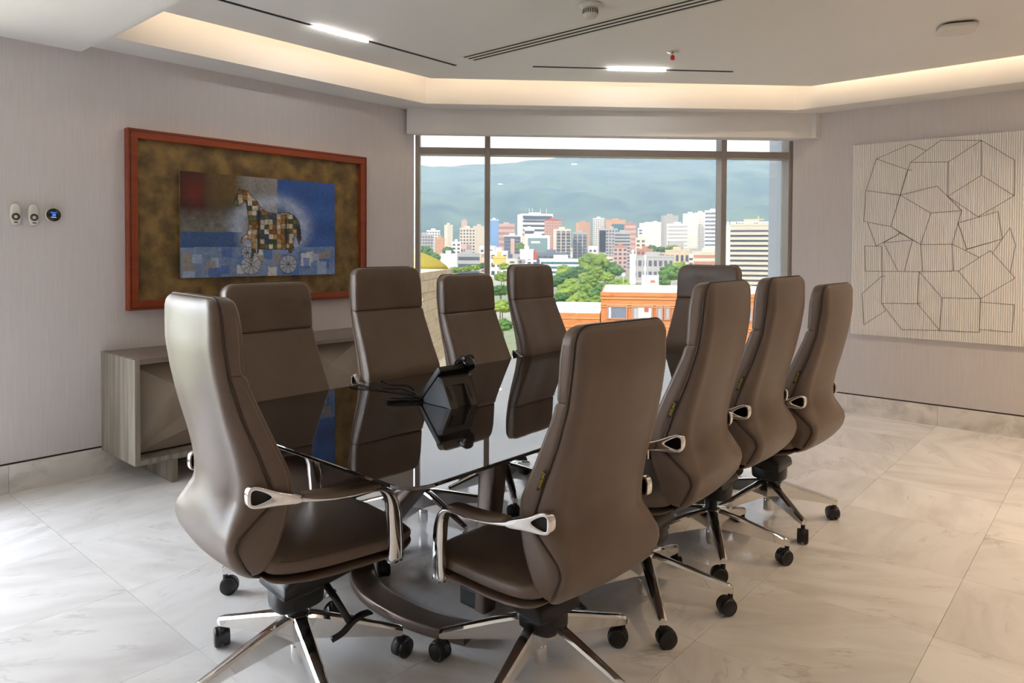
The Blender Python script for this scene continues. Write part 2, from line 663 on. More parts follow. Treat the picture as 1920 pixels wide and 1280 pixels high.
def track(a, l0, l1, b, lab):
    A, B = Vector((*a, ZP)), Vector((*b, ZP))
    d = (B - A).normalized()
    L = (B - A).length
    t = thing('linear_track_light', lab, 'track light', A, math.atan2(d.y, d.x), 'linear ceiling tracks')
    link('track', boxes_me([((0, -.011, -.004), (L, .011, -.0002))]), 'black_slot', t)
    link('lamp_module', box_me((l0 * L, -.009, -.012), (l1 * L, .009, -.001), .002, 1), 'led_cool', t)


track((-3.868, 1.70), .39, .60, (-3.868, 3.75), 'black recessed track with lit module above the horse painting side')
track((-3.444, 4.152), .368, .659, (-2.353, 5.273), 'black recessed track with lit module parallel to the window')
sl = thing('linear_air_diffuser', 'long white ceiling air diffuser with three dark parallel slots', 'air vent', (-3.66, 3.68, ZP), 0)
for k in (-1, 0, 1):
    link('slot', box_me((0, k * .050 - .012, -.0024), (3.6, k * .050 + .012, -.0002)), 'black_slot', sl)
for k in (-1.5, -.5, .5, 1.5):
    link('blade', box_me((-.02, k * .050 - .012, -.0026), (3.62, k * .050 + .012, -.0002)), 'white_plastic', sl)
sm = thing('smoke_detector', 'white round smoke detector with slotted sides on the ceiling', 'smoke detector', (-2.333, 3.322, ZP))
link('base', lathe_me([(.001, 0), (.062, 0), (.064, -.008), (.060, -.016), (.052, -.018), (.050, -.024), (.001, -.024)], 32), 'white_plastic', sm)
link('head', lathe_me([(.001, -.024), (.044, -.024), (.042, -.062), (.036, -.074), (.026, -.082), (.001, -.084)], 32), 'white_plastic', sm)
for k in range(20):
    a = 2 * math.pi * k / 20
    link('slot', box_me((.040, -.0032, -.056), (.0446, .0032, -.032)) if k == 0 else slot0, 'dark_plastic', sm, None, (0, 0, a))
    if k == 0:
        slot0 = sm.children[-1].data
spk = thing('fire_sprinkler', 'small ceiling sprinkler with chrome plate and red tip', 'sprinkler', (-2.444, 4.482, ZP))
link('escutcheon', lathe_me([(.001, 0), (.038, 0), (.036, -.004), (.016, -.007), (.001, -.007)], 24), 'steel_frame', spk)
link('stem', lathe_me([(.001, -.006), (.011, -.006), (.011, -.022), (.007, -.026), (.001, -.026)], 16), 'steel_frame', spk)
link('bulb', lathe_me([(.001, -.024), (.010, -.026), (.017, -.034), (.014, -.044), (.017, -.052), (.009, -.058), (.001, -.058)], 16), 'red_plastic', spk)
ap = thing('wireless_access_point', 'flat white rounded access point on the ceiling at right', 'access point', (-.83, 5.09, ZP), .35)
rr = []
for z, k in ((0, .8), (-.012, .82)):
    rr.append([Vector((k * .105 * se(2 * math.pi * i / 32, 4)[0], k * .105 * se(2 * math.pi * i / 32, 4)[1], z)) for i in range(32)])
link('mount', loft_me(rr), 'dark_plastic', ap)
rr = []
for z, k in ((-.012, .94), (-.018, 1), (-.030, 1), (-.038, .95), (-.041, .86)):
    rr.append([Vector((k * .105 * se(2 * math.pi * i / 32, 4)[0], k * .105 * se(2 * math.pi * i / 32, 4)[1], z)) for i in range(32)])
link('cover', loft_me(rr), 'white_plastic', ap)
for x, y, z, e_, sp_ in ((.25, .6, 2.588, 1.6, 80), (.15, 2.3, ZP, 1.6, 80), (.15, 3.9, ZP, 2, 80), (.1, 5.3, ZP, 9, 130), (1.2, 5.3, ZP, 7, 130)):
    d = thing('recessed_downlight', 'round recessed ceiling downlight right of the photographed area', 'downlight', (x, y, z), 0, 'ceiling downlights out of frame')
    link('trim_ring', lathe_me([(.001, 0), (.062, 0), (.060, -.004), (.048, -.005), (.001, -.003)], 24), 'white_plastic', d)
    link('lamp', lathe_me([(.001, -.003), (.044, -.004), (.044, -.006), (.001, -.006)], 24), 'downlight', d)
    ld = bpy.data.lights.new('downlight_lamp', 'AREA')
    ld.shape = 'DISK'
    ld.size = .085
    ld.energy = e_
    ld.color = (1, .74, .48)
    ld.spread = math.radians(sp_)
    lo = bpy.data.objects.new('lamp_light', ld)
    C.objects.link(lo)
    lo.parent = d
    lo.location = (0, 0, -.008)

# ------------------------------------------------------------------ conference table
TT = .75
tx0, tx1, ty0, ty1 = -2.79, -1.45, 1.24, 4.10


def rrect(x0, x1, y0, y1, r, n=8):
    out = []
    for cx, cy, a0 in ((x1 - r, y1 - r, 0), (x0 + r, y1 - r, 90), (x0 + r, y0 + r, 180), (x1 - r, y0 + r, 270)):
        for k in range(n + 1):
            a = math.radians(a0 + 90 * k / n)
            out.append((cx + r * math.cos(a), cy + r * math.sin(a)))
    return out


tcx, tcy = (tx0 + tx1) / 2, (ty0 + ty1) / 2
tb = thing('conference_table', 'long conference table with dark mirror glass top and bronze bent legs', 'table', (tcx, tcy, 0))
hx, hy = (tx1 - tx0) / 2, (ty1 - ty0) / 2
link('glass_top', prism_me(rrect(-hx, hx, -hy, hy, .085, 14), TT - .012, TT, .002, 1), 'table_glass', tb)
link('under_frame', prism_me(rrect(-hx + .03, hx - .03, -hy + .03, hy - .03, .06), TT - .022, TT - .012), 'bronze', tb)
link('beam', box_me((-.06, -hy + .4, TT - .07), (.06, hy - .4, TT - .022), .004, 1), 'bronze', tb)
for sgn, yy in ((-1, -.86), (1, .86)):
    foot = spline([(.26, 0, .70), (.10, 0, .535), (-.10, 0, .33), (-.26, 0, .155), (-.315, sgn * -.0, .085), (-.30, sgn * .005, .038), (-.22, sgn * .045, .024), (-.08, sgn * .080, .022), (.14, sgn * .080, .022), (.36, sgn * .02, .022)], 5)
    o = link('bent_leg', auto_smooth(sweep_me(foot, (.11, .042), (0, 1, 0), 7, 16), 50), 'bronze', tb, (0, yy, 0))
    link('upright', auto_smooth(sweep_me([(.25, 0, .0), (.27, 0, .35), (.30, 0, .70)], [(.07, .055), (.075, .075), (.08, .10)], (0, 1, 0), 7, 16), 50), 'bronze', tb, (0, yy + sgn * -.17, 0))
    link('top_plate', box_me((-.30, -.10, TT - .055), (.34, .10, TT - .022), .003, 1), 'bronze', tb, (0, yy + sgn * -.08, 0))
# cable management spine hanging under the table
cs = thing('cable_spine', 'black jointed cable spine hanging under the near end of the table', 'cable spine', (-1.93, 1.99, 0))
link('floor_box', box_me((-.05, -.04, 0), (.05, .04, .07), .006), 'black_plastic', cs)
for k in range(14):
    z = .09 + k * .045
    lk = link('link', box_me((-.030, -.022, -.016), (.030, .022, .016), .005, 1) if k == 0 else lk.data, 'black_plastic', cs,
              (.02 + .05 * math.sin(k / 13 * 2.6), .01, z), (0, .12 * math.cos(k / 13 * 2.6), .1 * (-1) ** k))
link('floor_strap', box_me((-.02, -.025, 0), (.22, .025, .012), .003, 1), 'black_plastic', cs, (.05, .05, .03), (0, 0, .55))

# ------------------------------------------------------------------ office chair


def tab(pts, z):
    p = sorted(pts)
    return float(np.interp(z, [a for a, b in p], [b for a, b in p]))


def smooth_tab(pts, zs, k=5):
    lo, hi = min(a for a, b in pts), max(a for a, b in pts)
    N = 400
    g = np.linspace(lo, hi, N)
    v = np.interp(g, *zip(*sorted(pts)))
    ker = np.hanning(2 * k + 3)
    ker /= ker.sum()
    vp_ = np.concatenate([2 * v[0] - v[1:k + 2][::-1], v, 2 * v[-1] - v[-k - 2:-1][::-1]])
    v2 = np.convolve(vp_, ker, 'valid')
    return [float(np.interp(z, g, v2)) for z in zs]


RF = [(1.27, 0.282), (1.18, 0.266), (1.06, 0.26), (1.0, 0.242), (0.885, 0.1915), (0.745, 0.13), (0.68, 0.125), (0.6, 0.145), (0.5, 0.185), (0.46, 0.205)]
RS = [(1.27, 0.33), (1.14, 0.32), (1.03, 0.304), (0.92, 0.2702), (0.81, 0.2259), (0.72, 0.196), (0.668, 0.184), (0.588, 0.29), (0.555, 0.298), (0.5, 0.27), (0.46, 0.238), (0.435, 0.205), (0.42, 0.172)]
RR = [(1.27, 0.362), (1.12, 0.366), (0.96, 0.3381), (0.8, 0.3024), (0.73, 0.293), (0.68, 0.301), (0.63, 0.316), (0.57, 0.326), (0.52, 0.32), (0.48, 0.295), (0.45, 0.255), (0.43, 0.21), (0.42, 0.178)]
WB = [(1.27, 0.21), (1.15, 0.217), (1.0, 0.219), (0.85, 0.224), (0.72, 0.234), (0.55, 0.237), (0.5, 0.231), (0.46, 0.213), (0.435, 0.182), (0.42, 0.145)]
zs_shell = [1.262, 1.259, 1.252, 1.243] + list(np.linspace(1.225, .435, 46)) + [.428, .423]
zs_head = [1.262, 1.260, 1.254, 1.245] + list(np.linspace(1.225, 1.065, 8)) + [1.056, 1.050, 1.0465, 1.045]
zs_back = [1.0445, 1.043, 1.039, 1.032] + list(np.linspace(1.01, .480, 34)) + [.472, .466]


def chair_mesh():
    P = {}
    ZTOP = 1.262

    def wz(z):
        w = smooth_tab(WB, [z])[0]
        d = ZTOP - z
        R = .045
        if d < R:                                      # rounded upper corners
            w -= R - math.sqrt(max(R * R - (R - d) ** 2, 0))
        return w

    # shell
    rings = []
    rs, rr_, n = smooth_tab(RS, zs_shell), smooth_tab(RR, zs_shell, 7), 40
    for z, a, b in zip(zs_shell, rs, rr_):
        w = wz(z) - .0035
        d = ZTOP - z
        if d < .03:
            b -= .016 * (1 - d / .03) ** 2
        dep = max(b - a, .006)
        rx = min(.026 + .45 * dep, w * .6)
        edge = a + dep * .72                          # where the rounded corner meets the crowned rear face
        ring = []
        for k in range(13):
            th = math.pi / 2 * k / 12
            ring.append((w - rx + rx * math.cos(th) ** .8, a + .002 + (edge - a) * math.sin(th) ** .9))
        for k in range(1, 8):
            u = 1 - k / 7
            ring.append(((w - rx) * u, edge + .002 + (b - edge) * (1 - u * u)))
        half = [Vector((x, -y, z)) for x, y in ring]
        ring = half + [Vector((-v.x, v.y, v.z)) for v in half[-2::-1]]
        ring += [Vector((-w * .9 + w * 1.8 * k / 4, -(a - .012), z)) for k in range(5)]
        rings.append(ring)
    P['back_shell'] = loft_me(rings)

    def cushion(zs, e0, e1):
        rings = []
        rf, rs = smooth_tab(RF, zs), smooth_tab(RS, zs)
        for z, a, s in zip(zs, rf, rs):
            w = wz(z)
            k0 = max(0, 1 - abs(z - e0) / .014) ** 2 * .010
            k1 = max(0, 1 - abs(z - e1) / .014) ** 2 * .007
            a = a + k0 + k1
            w = w - (k0 + k1) * .35
            rc = .016
            half = [(w, s), (w, s - (s - a - rc) * .5)]
            for k in range(8):
                th = math.pi / 2 * k / 7
                half.append((w - rc + rc * math.cos(th), a + rc - rc * math.sin(th)))
            for k in range(1, 8):
                u = 1 - k / 7
                x_ = (w - rc) * u
                half.append((x_, a + (.010 if z < 1.2 else .004) * (1 - u * u) - .005 * (1 - abs(2 * u - 1)) ** 2))
            hv = [Vector((x_, -y_, z)) for x_, y_ in half]
            ring = hv + [Vector((-v.x, v.y, v.z)) for v in hv[-2::-1]]
            rings.append(ring)
        return loft_me(rings)

    P['headrest'] = cushion(zs_head, ZTOP, 1.045)
    P['back_cushion'] = cushion(zs_back, 1.0445, .466)
    # piping along the seam: up one side, over the top, down the other
    zz = list(np.linspace(.475, 1.217, 46))
    side = [(wz(z) - .001, -(s + .001), z) for z, s in zip(zz, smooth_tab(RS, zz))]
    top = []
    for k in range(1, 9):
        a = math.pi / 2 * k / 8
        top.append((smooth_tab(WB, [1.262])[0] - .001 - .045 + .045 * math.cos(a), -(smooth_tab(RS, [1.217 + .046 * math.sin(a)])[0] + .001), 1.217 + .046 * math.sin(a)))
    pth = side + top + [(-x, y, z) for x, y, z in top[::-1]] + [(-x, y, z) for x, y, z in side[::-1]]
    P['piping'] = tube_me(pth, .0034, 6)
    # stitch lines on the front edge of the side bands
    for nm, sg in (('stitch', 1),):
        zz = list(np.linspace(.52, 1.21, 40))
        pth = [(sg * (wz(z) + .0002), -(a + .017), z) for z, a in zip(zz, smooth_tab(RF, zz))]
        P['stitch_r'] = tube_me(pth, .0007, 4)
        P['stitch_l'] = tube_me([(-x, y, z) for x, y, z in pth], .0007, 4)

    # seat
    TOPE = [(-.25, .522), (-.128, .494), (.02, .481), (.186, .474), (.27, .468), (.322, .452)]
    SEAM = [(-.25, .468), (-.217, .449), (-.10, .428), (-.017, .419), (.194, .411), (.322, .424)]
    BOT = [(-.25, .455), (-.19, .428), (-.08, .404), (.01, .396), (.2, .392), (.322, .408)]

    def sw_(y):
        w = .246
        if y > .22:
            w -= .05 * ((y - .22) / .102) ** 2
        if y < -.15:
            w -= .03 * ((-.15 - y) / .055) ** 2
        return w

    def slab(lo, hi, ys, inset, e, crown):
        rings = []
        for i, y in enumerate(ys):
            w = sw_(y) - inset
            a, b = tab(lo, y), tab(hi, y)
            q = min(y - ys[0], ys[-1] - y) / .02
            if q < 1:
                m_, s_ = (a + b) / 2, .35 + .65 * math.sqrt(max(1 - (1 - q) ** 2, 0))
                a, b, w = m_ + (a - m_) * s_, m_ + (b - m_) * s_, w - .02 * (1 - math.sqrt(max(1 - (1 - q) ** 2, 0)))
            ring = []
            for k in range(40):
                x, z = se(2 * math.pi * (k + .5) / 40, e)
                zz_ = (a + b) / 2 + (b - a) / 2 * z
                if z > 0:
                    zz_ += crown * (1 - x * x) * z
                ring.append(Vector((w * x, y, zz_)))
            rings.append(ring)
        return loft_me(rings)

    ys = [-.205, -.202, -.198, -.191] + list(np.linspace(-.18, .297, 24)) + [.307, .314, .319, .322]
    P['seat_cushion'] = slab([(y, z + .004) for y, z in SEAM], TOPE, ys, 0, 5, .012)
    ys2 = [y * 1.0 for y in ys[:-1]] + [.321]
    P['seat_pan'] = slab(BOT, [(y, z + .001) for y, z in SEAM], ys2, -.002, 4, 0)
    yy = list(np.linspace(-.17, .27, 24))
    P['seat_stitch'] = tube_me([(sw_(y) - .004, y, tab(TOPE, y) - .010) for y in yy], .0009, 4)

    # armrest (right one; mirrored for the left)
    def closed(L_, n_):
        P_ = [Vector((y, z, 0)) for y, z in L_]
        o2 = []
        for i in range(len(P_)):
            a, b, c, d = P_[i - 1], P_[i], P_[(i + 1) % len(P_)], P_[(i + 2) % len(P_)]
            for k in range(n_):
                t = k / n_
                q = .5 * ((2 * b) + (c - a) * t + (2 * a - 5 * b + 4 * c - d) * t * t + (3 * b - a - 3 * c + d) * t ** 3)
                o2.append((q.x, q.y))
        return o2
    o_ = closed([(-.268, .685), (-.268, .716), (-.258, .731), (-.238, .731), (-.185, .707), (-.125, .684), (-.125, .664), (-.185, .667), (-.235, .668), (-.258, .672)], 4)
    i_ = closed([(-.258, .690), (-.258, .714), (-.252, .721), (-.242, .720), (-.222, .710), (-.207, .699), (-.206, .693), (-.222, .686), (-.242, .681), (-.253, .682)], 4)
    # loop end plate with a hole, bulging outwards
    v_, f_ = [], []
    for xo in (.220, .247):
        for ring in (o_, i_):
            for (y, z) in ring:
                v_.append((xo + (y + .268) * .22, y, z))
    n = len(o_)
    for k in range(n):
        j = (k + 1) % n
        f_ += [(k, j, n + j, n + k), (2 * n + k, 3 * n + k, 3 * n + j, 2 * n + j), (k, 2 * n + k, 2 * n + j, j), (n + k, n + j, 3 * n + j, 3 * n + k)]
    bm = bmesh.new()
    tmp = fixn(me_from(v_, f_))
    bm.from_mesh(tmp)
    bmesh.ops.bevel(bm, geom=[e for e in bm.edges if len(e.link_faces) == 2 and e.calc_face_angle(0) > 1.0], offset=.004, segments=3, affect='EDGES', profile=.5)
    me = bpy.data.meshes.new('loop')
    bm.to_mesh(me)
    bm.free()
    P['arm_loop'] = auto_smooth(me, 35)
    hole = prism_me([(y, z) for y, z in i_], 0, .004)
    P['arm_hole'] = me_from([(.231 + (v.co.x + .268) * .22, v.co.x, v.co.y) for v in hole.vertices], [tuple(p.vertices) for p in hole.polygons])
    path = spline([(.258, -.145, .680), (.264, -.10, .668), (.268, -.03, .656), (.270, .04, .650), (.270, .115, .648), (.269, .160, .636), (.268, .188, .600), (.267, .200, .545), (.265, .206, .470), (.262, .209, .392)], 4)
    N = len(path)
    size = []
    for i in range(N):
        t = i / (N - 1)
        a = float(np.interp(t, [0, .12, .3, .5, .6, .75, 1], [.026, .026, .038, .040, .040, .036, .034]))
        b = float(np.interp(t, [0, .12, .3, .5, .6, .75, 1], [.026, .018, .009, .011, .028, .048, .054]))
        size.append((a, b))
    P['armrest'] = sweep_me(path, size, (1, 0, 0), 3.4, 16)
    pad = [p + Vector((0, 0, .013)) for p in path[3:19]]
    ps = [(.052 - .014 * abs(i / 15 * 2 - 1) ** 3, .026 - .014 * abs(i / 15 * 2 - 1) ** 4) for i in range(16)]
    P['arm_pad'] = sweep_me(pad, ps, (1, 0, 0), 3.2, 16)
    P['arm_foot'] = box_me((.236, .182, .396), (.266, .232, .418), .005)

    # mechanism, gas column, lever
    rings = []
    for z, k in ((.225, .86), (.232, .97), (.25, 1), (.285, 1), (.293, .96), (.296, .88)):
        rings.append([Vector((.063 * k * se(2 * math.pi * i / 28, 3.5)[0], -.005 + .085 * k * se(2 * math.pi * i / 28, 3.5)[1], z)) for i in range(28)])
    P['mechanism'] = loft_me(rings)
    rings = []
    for y, h0, h1 in ((-.09, .29, .31), (-.085, .285, .335), (0, .28, .38), (.14, .305, .392), (.20, .33, .394), (.215, .345, .39), (.22, .355, .38)):
        rings.append([Vector((.095 * se(2 * math.pi * (i + .5) / 24, 5)[0], y, (h0 + h1) / 2 + (h1 - h0) / 2 * se(2 * math.pi * (i + .5) / 24, 5)[1])) for i in range(24)])
    P['tilt_housing'] = loft_me(rings)
    P['tilt_lever'] = tube_me([(.07, .06, .300), (.14, .062, .272), (.225, .064, .228)], [.012, .0115, .011], 12)
    P['lever_paddle'] = sweep_me(spline([(.228, .0, .196), (.232, .035, .206), (.23, .07, .226), (.226, .105, .236), (.222, .14, .232)], 4),
                                 [(.020, .016)] * 5 + [(.022, .016)] * 5 + [(.034, .010)] * 7, (1, 0, 0), 3, 12)
    P['gas_column'] = lathe_me([(.001, .031), (.021, .031), (.0235, .034), (.0235, .085), (.0235, .10), (.001, .10)], 24)
    P['column_sleeve'] = lathe_me([(.001, .19), (.030, .19), (.030, .20), (.026, .205), (.026, .30), (.001, .30)], 24)
    P['base_hub'] = lathe_me([(.001, .098), (.028, .098), (.033, .103), (.037, .15), (.043, .188), (.040, .197), (.030, .201), (.001, .201)], 30)
    # star leg: tapering box, flat flanks, ridge on top
    rings = []
    for r, wt, wb, zt, zb in ((.020, .050, .040, .199, .110), (.06, .048, .038, .192, .110), (.15, .043, .034, .168, .102), (.25, .037, .030, .138, .092), (.315, .033, .028, .119, .084), (.335, .032, .027, .113, .082), (.345, .026, .022, .108, .084)):
        rings.append([Vector((r, y, z)) for y, z in ((-wb / 2, zb), (wb / 2, zb), (wt / 2, zt - .010), (wt / 2 - .006, zt - .002), (wt * .2, zt), (-wt * .2, zt), (-wt / 2 + .006, zt - .002), (-wt / 2, zt - .010))])
    P['star_leg'] = auto_smooth(loft_me(rings), 28)
    # caster: stem and hood, two wheels
    cm = lathe_me([(.001, .058), (.010, .058), (.010, .088), (.001, .088)], 12)
    hood = []
    for a in np.linspace(math.radians(-35), math.radians(200), 16):
        hood.append(Vector((.016 + .0335 * math.cos(a), 0, .033 + .0335 * math.sin(a))))
    hm = sweep_me(hood, (.022, .006), (0, 1, 0), 5, 12)
    bm = bmesh.new()
    bm.from_mesh(cm)
    bm.from_mesh(hm)
    bm.from_mesh(box_me((.000, -.009, .020), (.032, .009, .058), .003, 1))
    me = bpy.data.meshes.new('caster')
    bm.to_mesh(me)
    bm.free()
    P['caster'] = auto_smooth(me, 40)
    wh = lathe_me([(.001, -.010), (.022, -.010), (.0245, -.0085), (.030, -.0095), (.033, -.006), (.033, .007), (.029, .010), (.001, .0105)], 28)
    wh.transform(Matrix.Rotation(math.pi / 2, 4, 'X'))
    wh.transform(Matrix.Translation((.016, 0, .033)))
    P['wheel'] = auto_smooth(wh, 40)
    P['seat_pan'] = P['seat_pan']
    # brand tag on the sitter's left, in the seam
    s0, s1 = smooth_tab(RS, [.845])[0], smooth_tab(RS, [.785])[0]
    tg = me_from([(-.2255, -(s0 - .016), .842), (-.2245, -(s0 + .004), .848), (-.2295, -(s1 + .004), .788), (-.2305, -(s1 - .016), .782)], [(0, 1, 2, 3)])
    bm = bmesh.new()
    bm.from_mesh(tg)
    r = bmesh.ops.extrude_face_region(bm, geom=bm.faces[:])
    for g in r['geom']:
        if isinstance(g, bmesh.types.BMVert):
            g.co.x -= .0025
    bmesh.ops.recalc_face_normals(bm, faces=bm.faces)
    bm.to_mesh(tg)
    bm.free()
    P['brand_tag'] = tg
    tm = text_me('perazzi', .0175)
    cen = Vector((-.2312, -((s0 + s1) / 2 - .006), .815))
    # text x runs down the seam, text y points to the back
    ex = Vector((-.004, (s0 - s1), -.060)).normalized()
    nx = Vector((-1, 0, -.06)).normalized()
    ey = nx.cross(ex).normalized()
    tm.transform(Matrix(((ex.x, ey.x, nx.x, cen.x), (ex.y, ey.y, nx.y, cen.y), (ex.z, ey.z, nx.z, cen.z), (0, 0, 0, 1))))
    P['tag_lettering'] = tm
    return P


CH = chair_mesh()


def mirror(me):
    m2 = me.copy()
    m2.transform(Matrix.Scale(-1, 4, (1, 0, 0)))
    m2.flip_normals()
    return m2


for k in ('armrest', 'arm_loop', 'arm_pad', 'arm_hole', 'arm_foot'):
    CH[k + '_l'] = mirror(CH[k])


def make_chair(loc, rotz, lift, base, label, seed):
    rr = random.Random(seed)
    t = thing('office_chair', label, 'chair', (loc[0], loc[1], 0), rotz, 'high-back office chairs around the table')
    up = (0, 0, lift)
    sh = link('back_shell', CH['back_shell'], 'leather', t, up)
    link('piping', CH['piping'], 'piping', sh)
    tg = link('brand_tag', CH['brand_tag'], 'tag_black', t, up)
    tg['label'] = 'small black woven tag with yellow lettering'
    link('lettering', CH['tag_lettering'], 'tag_yellow', tg)
    link('headrest', CH['headrest'], 'leather', t, up)
    bc = link('back_cushion', CH['back_cushion'], 'leather', t, up)
    link('stitching', CH['stitch_r'], 'thread', bc)
    link('stitching', CH['stitch_l'], 'thread', bc)
    sc = link('seat_cushion', CH['seat_cushion'], 'leather', t, up)
    link('stitching', CH['seat_stitch'], 'piping', sc)
    link('seat_pan', CH['seat_pan'], 'leather', t, up)
    for s in ('', '_l'):
        a = link('armrest', CH['armrest' + s], 'chrome', t, up)
        link('end_loop', CH['arm_loop' + s], 'chrome', a)
        link('loop_inset', CH['arm_hole' + s], 'black_plastic', a)
        link('arm_pad', CH['arm_pad' + s], 'leather', a)
        link('arm_foot', CH['arm_foot' + s], 'chrome', a)
    mc = link('mechanism', CH['mechanism'], 'black_plastic', t, up)
    link('tilt_housing', CH['tilt_housing'], 'black_plastic', mc)
    lv = link('tilt_lever', CH['tilt_lever'], 'black_plastic', t, up)
    link('paddle', CH['lever_paddle'], 'black_plastic', lv)
    gc = link('gas_column', CH['gas_column'], 'chrome', t)
    link('column_sleeve', CH['column_sleeve'], 'black_plastic', gc)
    link('base_hub', CH['base_hub'], 'chrome', t)
    for k in range(5):
        a = math.radians(base + 72 * k) - rotz
        link('leg', CH['star_leg'], 'chrome', t, None, (0, 0, a))
        c = link('caster', CH['caster'], 'black_plastic', t, (.333 * math.cos(a), .333 * math.sin(a), 0), (0, 0, rr.uniform(0, 6.28)))
        link('wheel', CH['wheel'], 'black_plastic', c, (0, -.0155, 0))
        link('wheel', CH['wheel'], 'black_plastic', c, (0, .0155, 0))
    return t


R90 = math.pi / 2
CHAIRS = [
    ((-2.06, 1.275), -.10, 0, 198, 'taupe leather chair at the near short end of the table, pale light on its back'),
    ((-2.66, 1.69), -R90 + .03, -.015, 255, 'taupe leather chair facing the camera in front of the horse painting'),
    ((-2.66, 2.36), -R90 - .02, .045, 210, 'taupe leather chair behind the desk phone, left of the window frame'),
    ((-2.66, 2.97), -R90 + .02, -.005, 250, 'taupe leather chair between the phone and window, third on the painting side'),
    ((-2.66, 3.58), -R90 + .06, .045, 200, 'taupe leather chair facing the camera, farthest on the painting side'),
    ((-1.455, 1.81), R90 - .085, -.072, 212, 'largest taupe leather chair, nearest the camera, seen from behind with yellow-lettered tag'),
    ((-1.445, 2.454), R90 + .07, .027, -48, 'taupe leather chair seen from behind, second from camera in the right-hand row'),
    ((-1.459, 3.09), R90 + .03, .028, -56, 'taupe leather chair seen from behind, third from camera in the right-hand row'),
    ((-1.424, 3.69), R90, -.02, -40, 'taupe leather chair seen from behind, last in the right-hand row by line drawing'),
    ((-2.10, 4.07), math.pi, .045, 250, 'taupe leather chair at the far short end of the table, before the window'),
]
for i, (l, rz, lf, bs, lab) in enumerate(CHAIRS):
    make_chair(l, rz, lf, bs, lab, 40 + i)

# ------------------------------------------------------------------ credenza
cy0, cy1, cxb, cxf, cz0, cz1 = 1.593, 3.80, XL + .003, -4.262, .150, .764
cr_ = thing('credenza', 'long grey wood credenza with faceted taupe doors against the painting wall', 'credenza', (cxb, cy0, 0))
Dp, Ln = cxf - cxb, cy1 - cy0
T = .03
link('side_panel', box_me((0, 0, cz0), (Dp, T, cz1), .0015, 1), 'veneer', cr_)
link('side_panel', box_me((0, Ln - T, cz0), (Dp, Ln, cz1), .0015, 1), 'veneer', cr_)
link('top_panel', box_me((0, T, cz1 - T), (Dp, Ln - T, cz1), .0015, 1), 'veneer_top', cr_)
link('bottom_panel', box_me((0, T, cz0), (Dp, Ln - T, cz0 + T), .0015, 1), 'veneer', cr_)
link('back_panel', box_me((0, T, cz0 + T), (.02, Ln - T, cz1 - T)), 'veneer', cr_)
link('plinth_rail', box_me((Dp - .20, .14, cz0 - .055), (Dp - .17, Ln - .14, cz0 - .002), .001, 1), 'veneer', cr_)
for y in (.235, Ln - .235):
    link('leg', box_me((.06, y - .018, 0), (Dp - .03, y + .018, cz0 - .001), .001, 1), 'veneer', cr_)
nd = 4
dw = (Ln - 2 * T) / nd
for k in range(nd):
    y0, y1, z0, z1 = T + k * dw + .006, T + (k + 1) * dw - .006, cz0 + T + .014, cz1 - T - .02
    w_, h_ = y1 - y0, z1 - z0
    fx = k % 2 == 1
    pt = lambda u, v_, d: (Dp - .115 + d, (y1 - u * w_) if fx else (y0 + u * w_), z0 + v_ * h_)
    A, B, Cc, Dd = pt(0, 0, 0), pt(1, 0, 0), pt(1, 1, 0), pt(0, 1, 0)
    E1, E2, E3 = pt(.40, .74, .095), pt(.80, .56, .030), pt(1, .34, .050)
    vv = [A, B, Cc, Dd, E1, E2, E3]
    ff = [(0, 4, 3), (3, 4, 2), (4, 5, 2), (0, 5, 4), (0, 6, 5), (5, 6, 2), (0, 1, 6)]
    bk = len(vv)
    vv += [(Dp - .125, y, z) for y, z in ((y0, z0), (y1, z0), (y1, z1), (y0, z1))]
    ring = [0, 1, 2, 3]
    bkr = [bk + (1 if fx else 0), bk + (0 if fx else 1), bk + (3 if fx else 2), bk + (2 if fx else 3)]
    ff += [(0, bkr[0], bkr[1], 1), (1, bkr[1], bkr[2], 2), (2, bkr[2], bkr[3], 3), (3, bkr[3], bkr[0], 0), tuple(bkr)]
    link('door', fixn(me_from(vv, ff)), 'lacquer', cr_)
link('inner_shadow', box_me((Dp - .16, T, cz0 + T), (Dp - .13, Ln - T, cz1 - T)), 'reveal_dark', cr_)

# ------------------------------------------------------------------ horse painting on the left wall
PX = XL + .058                                          # front face of the frame
c_tl, c_tr, c_bl = onx(239, 238, PX), onx(688, 295, PX), onx(241, 583, PX)
py0, py1, pz0, pz1 = c_tl.y, c_tr.y, c_bl.z, (c_tl.z + c_tr.z) / 2
pt_ = thing('framed_painting', 'large horse painting on brown ground in a red wooden frame', 'painting', (XL + .002, py0, pz0))
Wd, Hd = py1 - py0, pz1 - pz0
noise_col(mat('frame_wood', lin(136, 54, 22), .4), lin(124, 46, 18), lin(148, 62, 26), 14, (1, .2, 1), 4, .3, .7)
mat('frame_edge', lin(40, 22, 16), .5)
m = mat('painted_ground', lin(96, 74, 40), .7)
noise_col(m, lin(92, 72, 42), lin(140, 112, 62), 9, (1, 1, 1), 15, .36, .66, .6)
fw = .060
for nm, a, b in (('frame_rail', (0, 0, 0), (.056, Wd, fw)), ('frame_rail', (0, 0, Hd - fw), (.056, Wd, Hd)),
                 ('frame_stile', (0, 0, fw), (.056, fw, Hd - fw)), ('frame_stile', (0, Wd - fw, fw), (.056, Wd, Hd - fw))):
    o = link(nm, box_me(a, b, .002, 1), 'frame_wood', pt_)
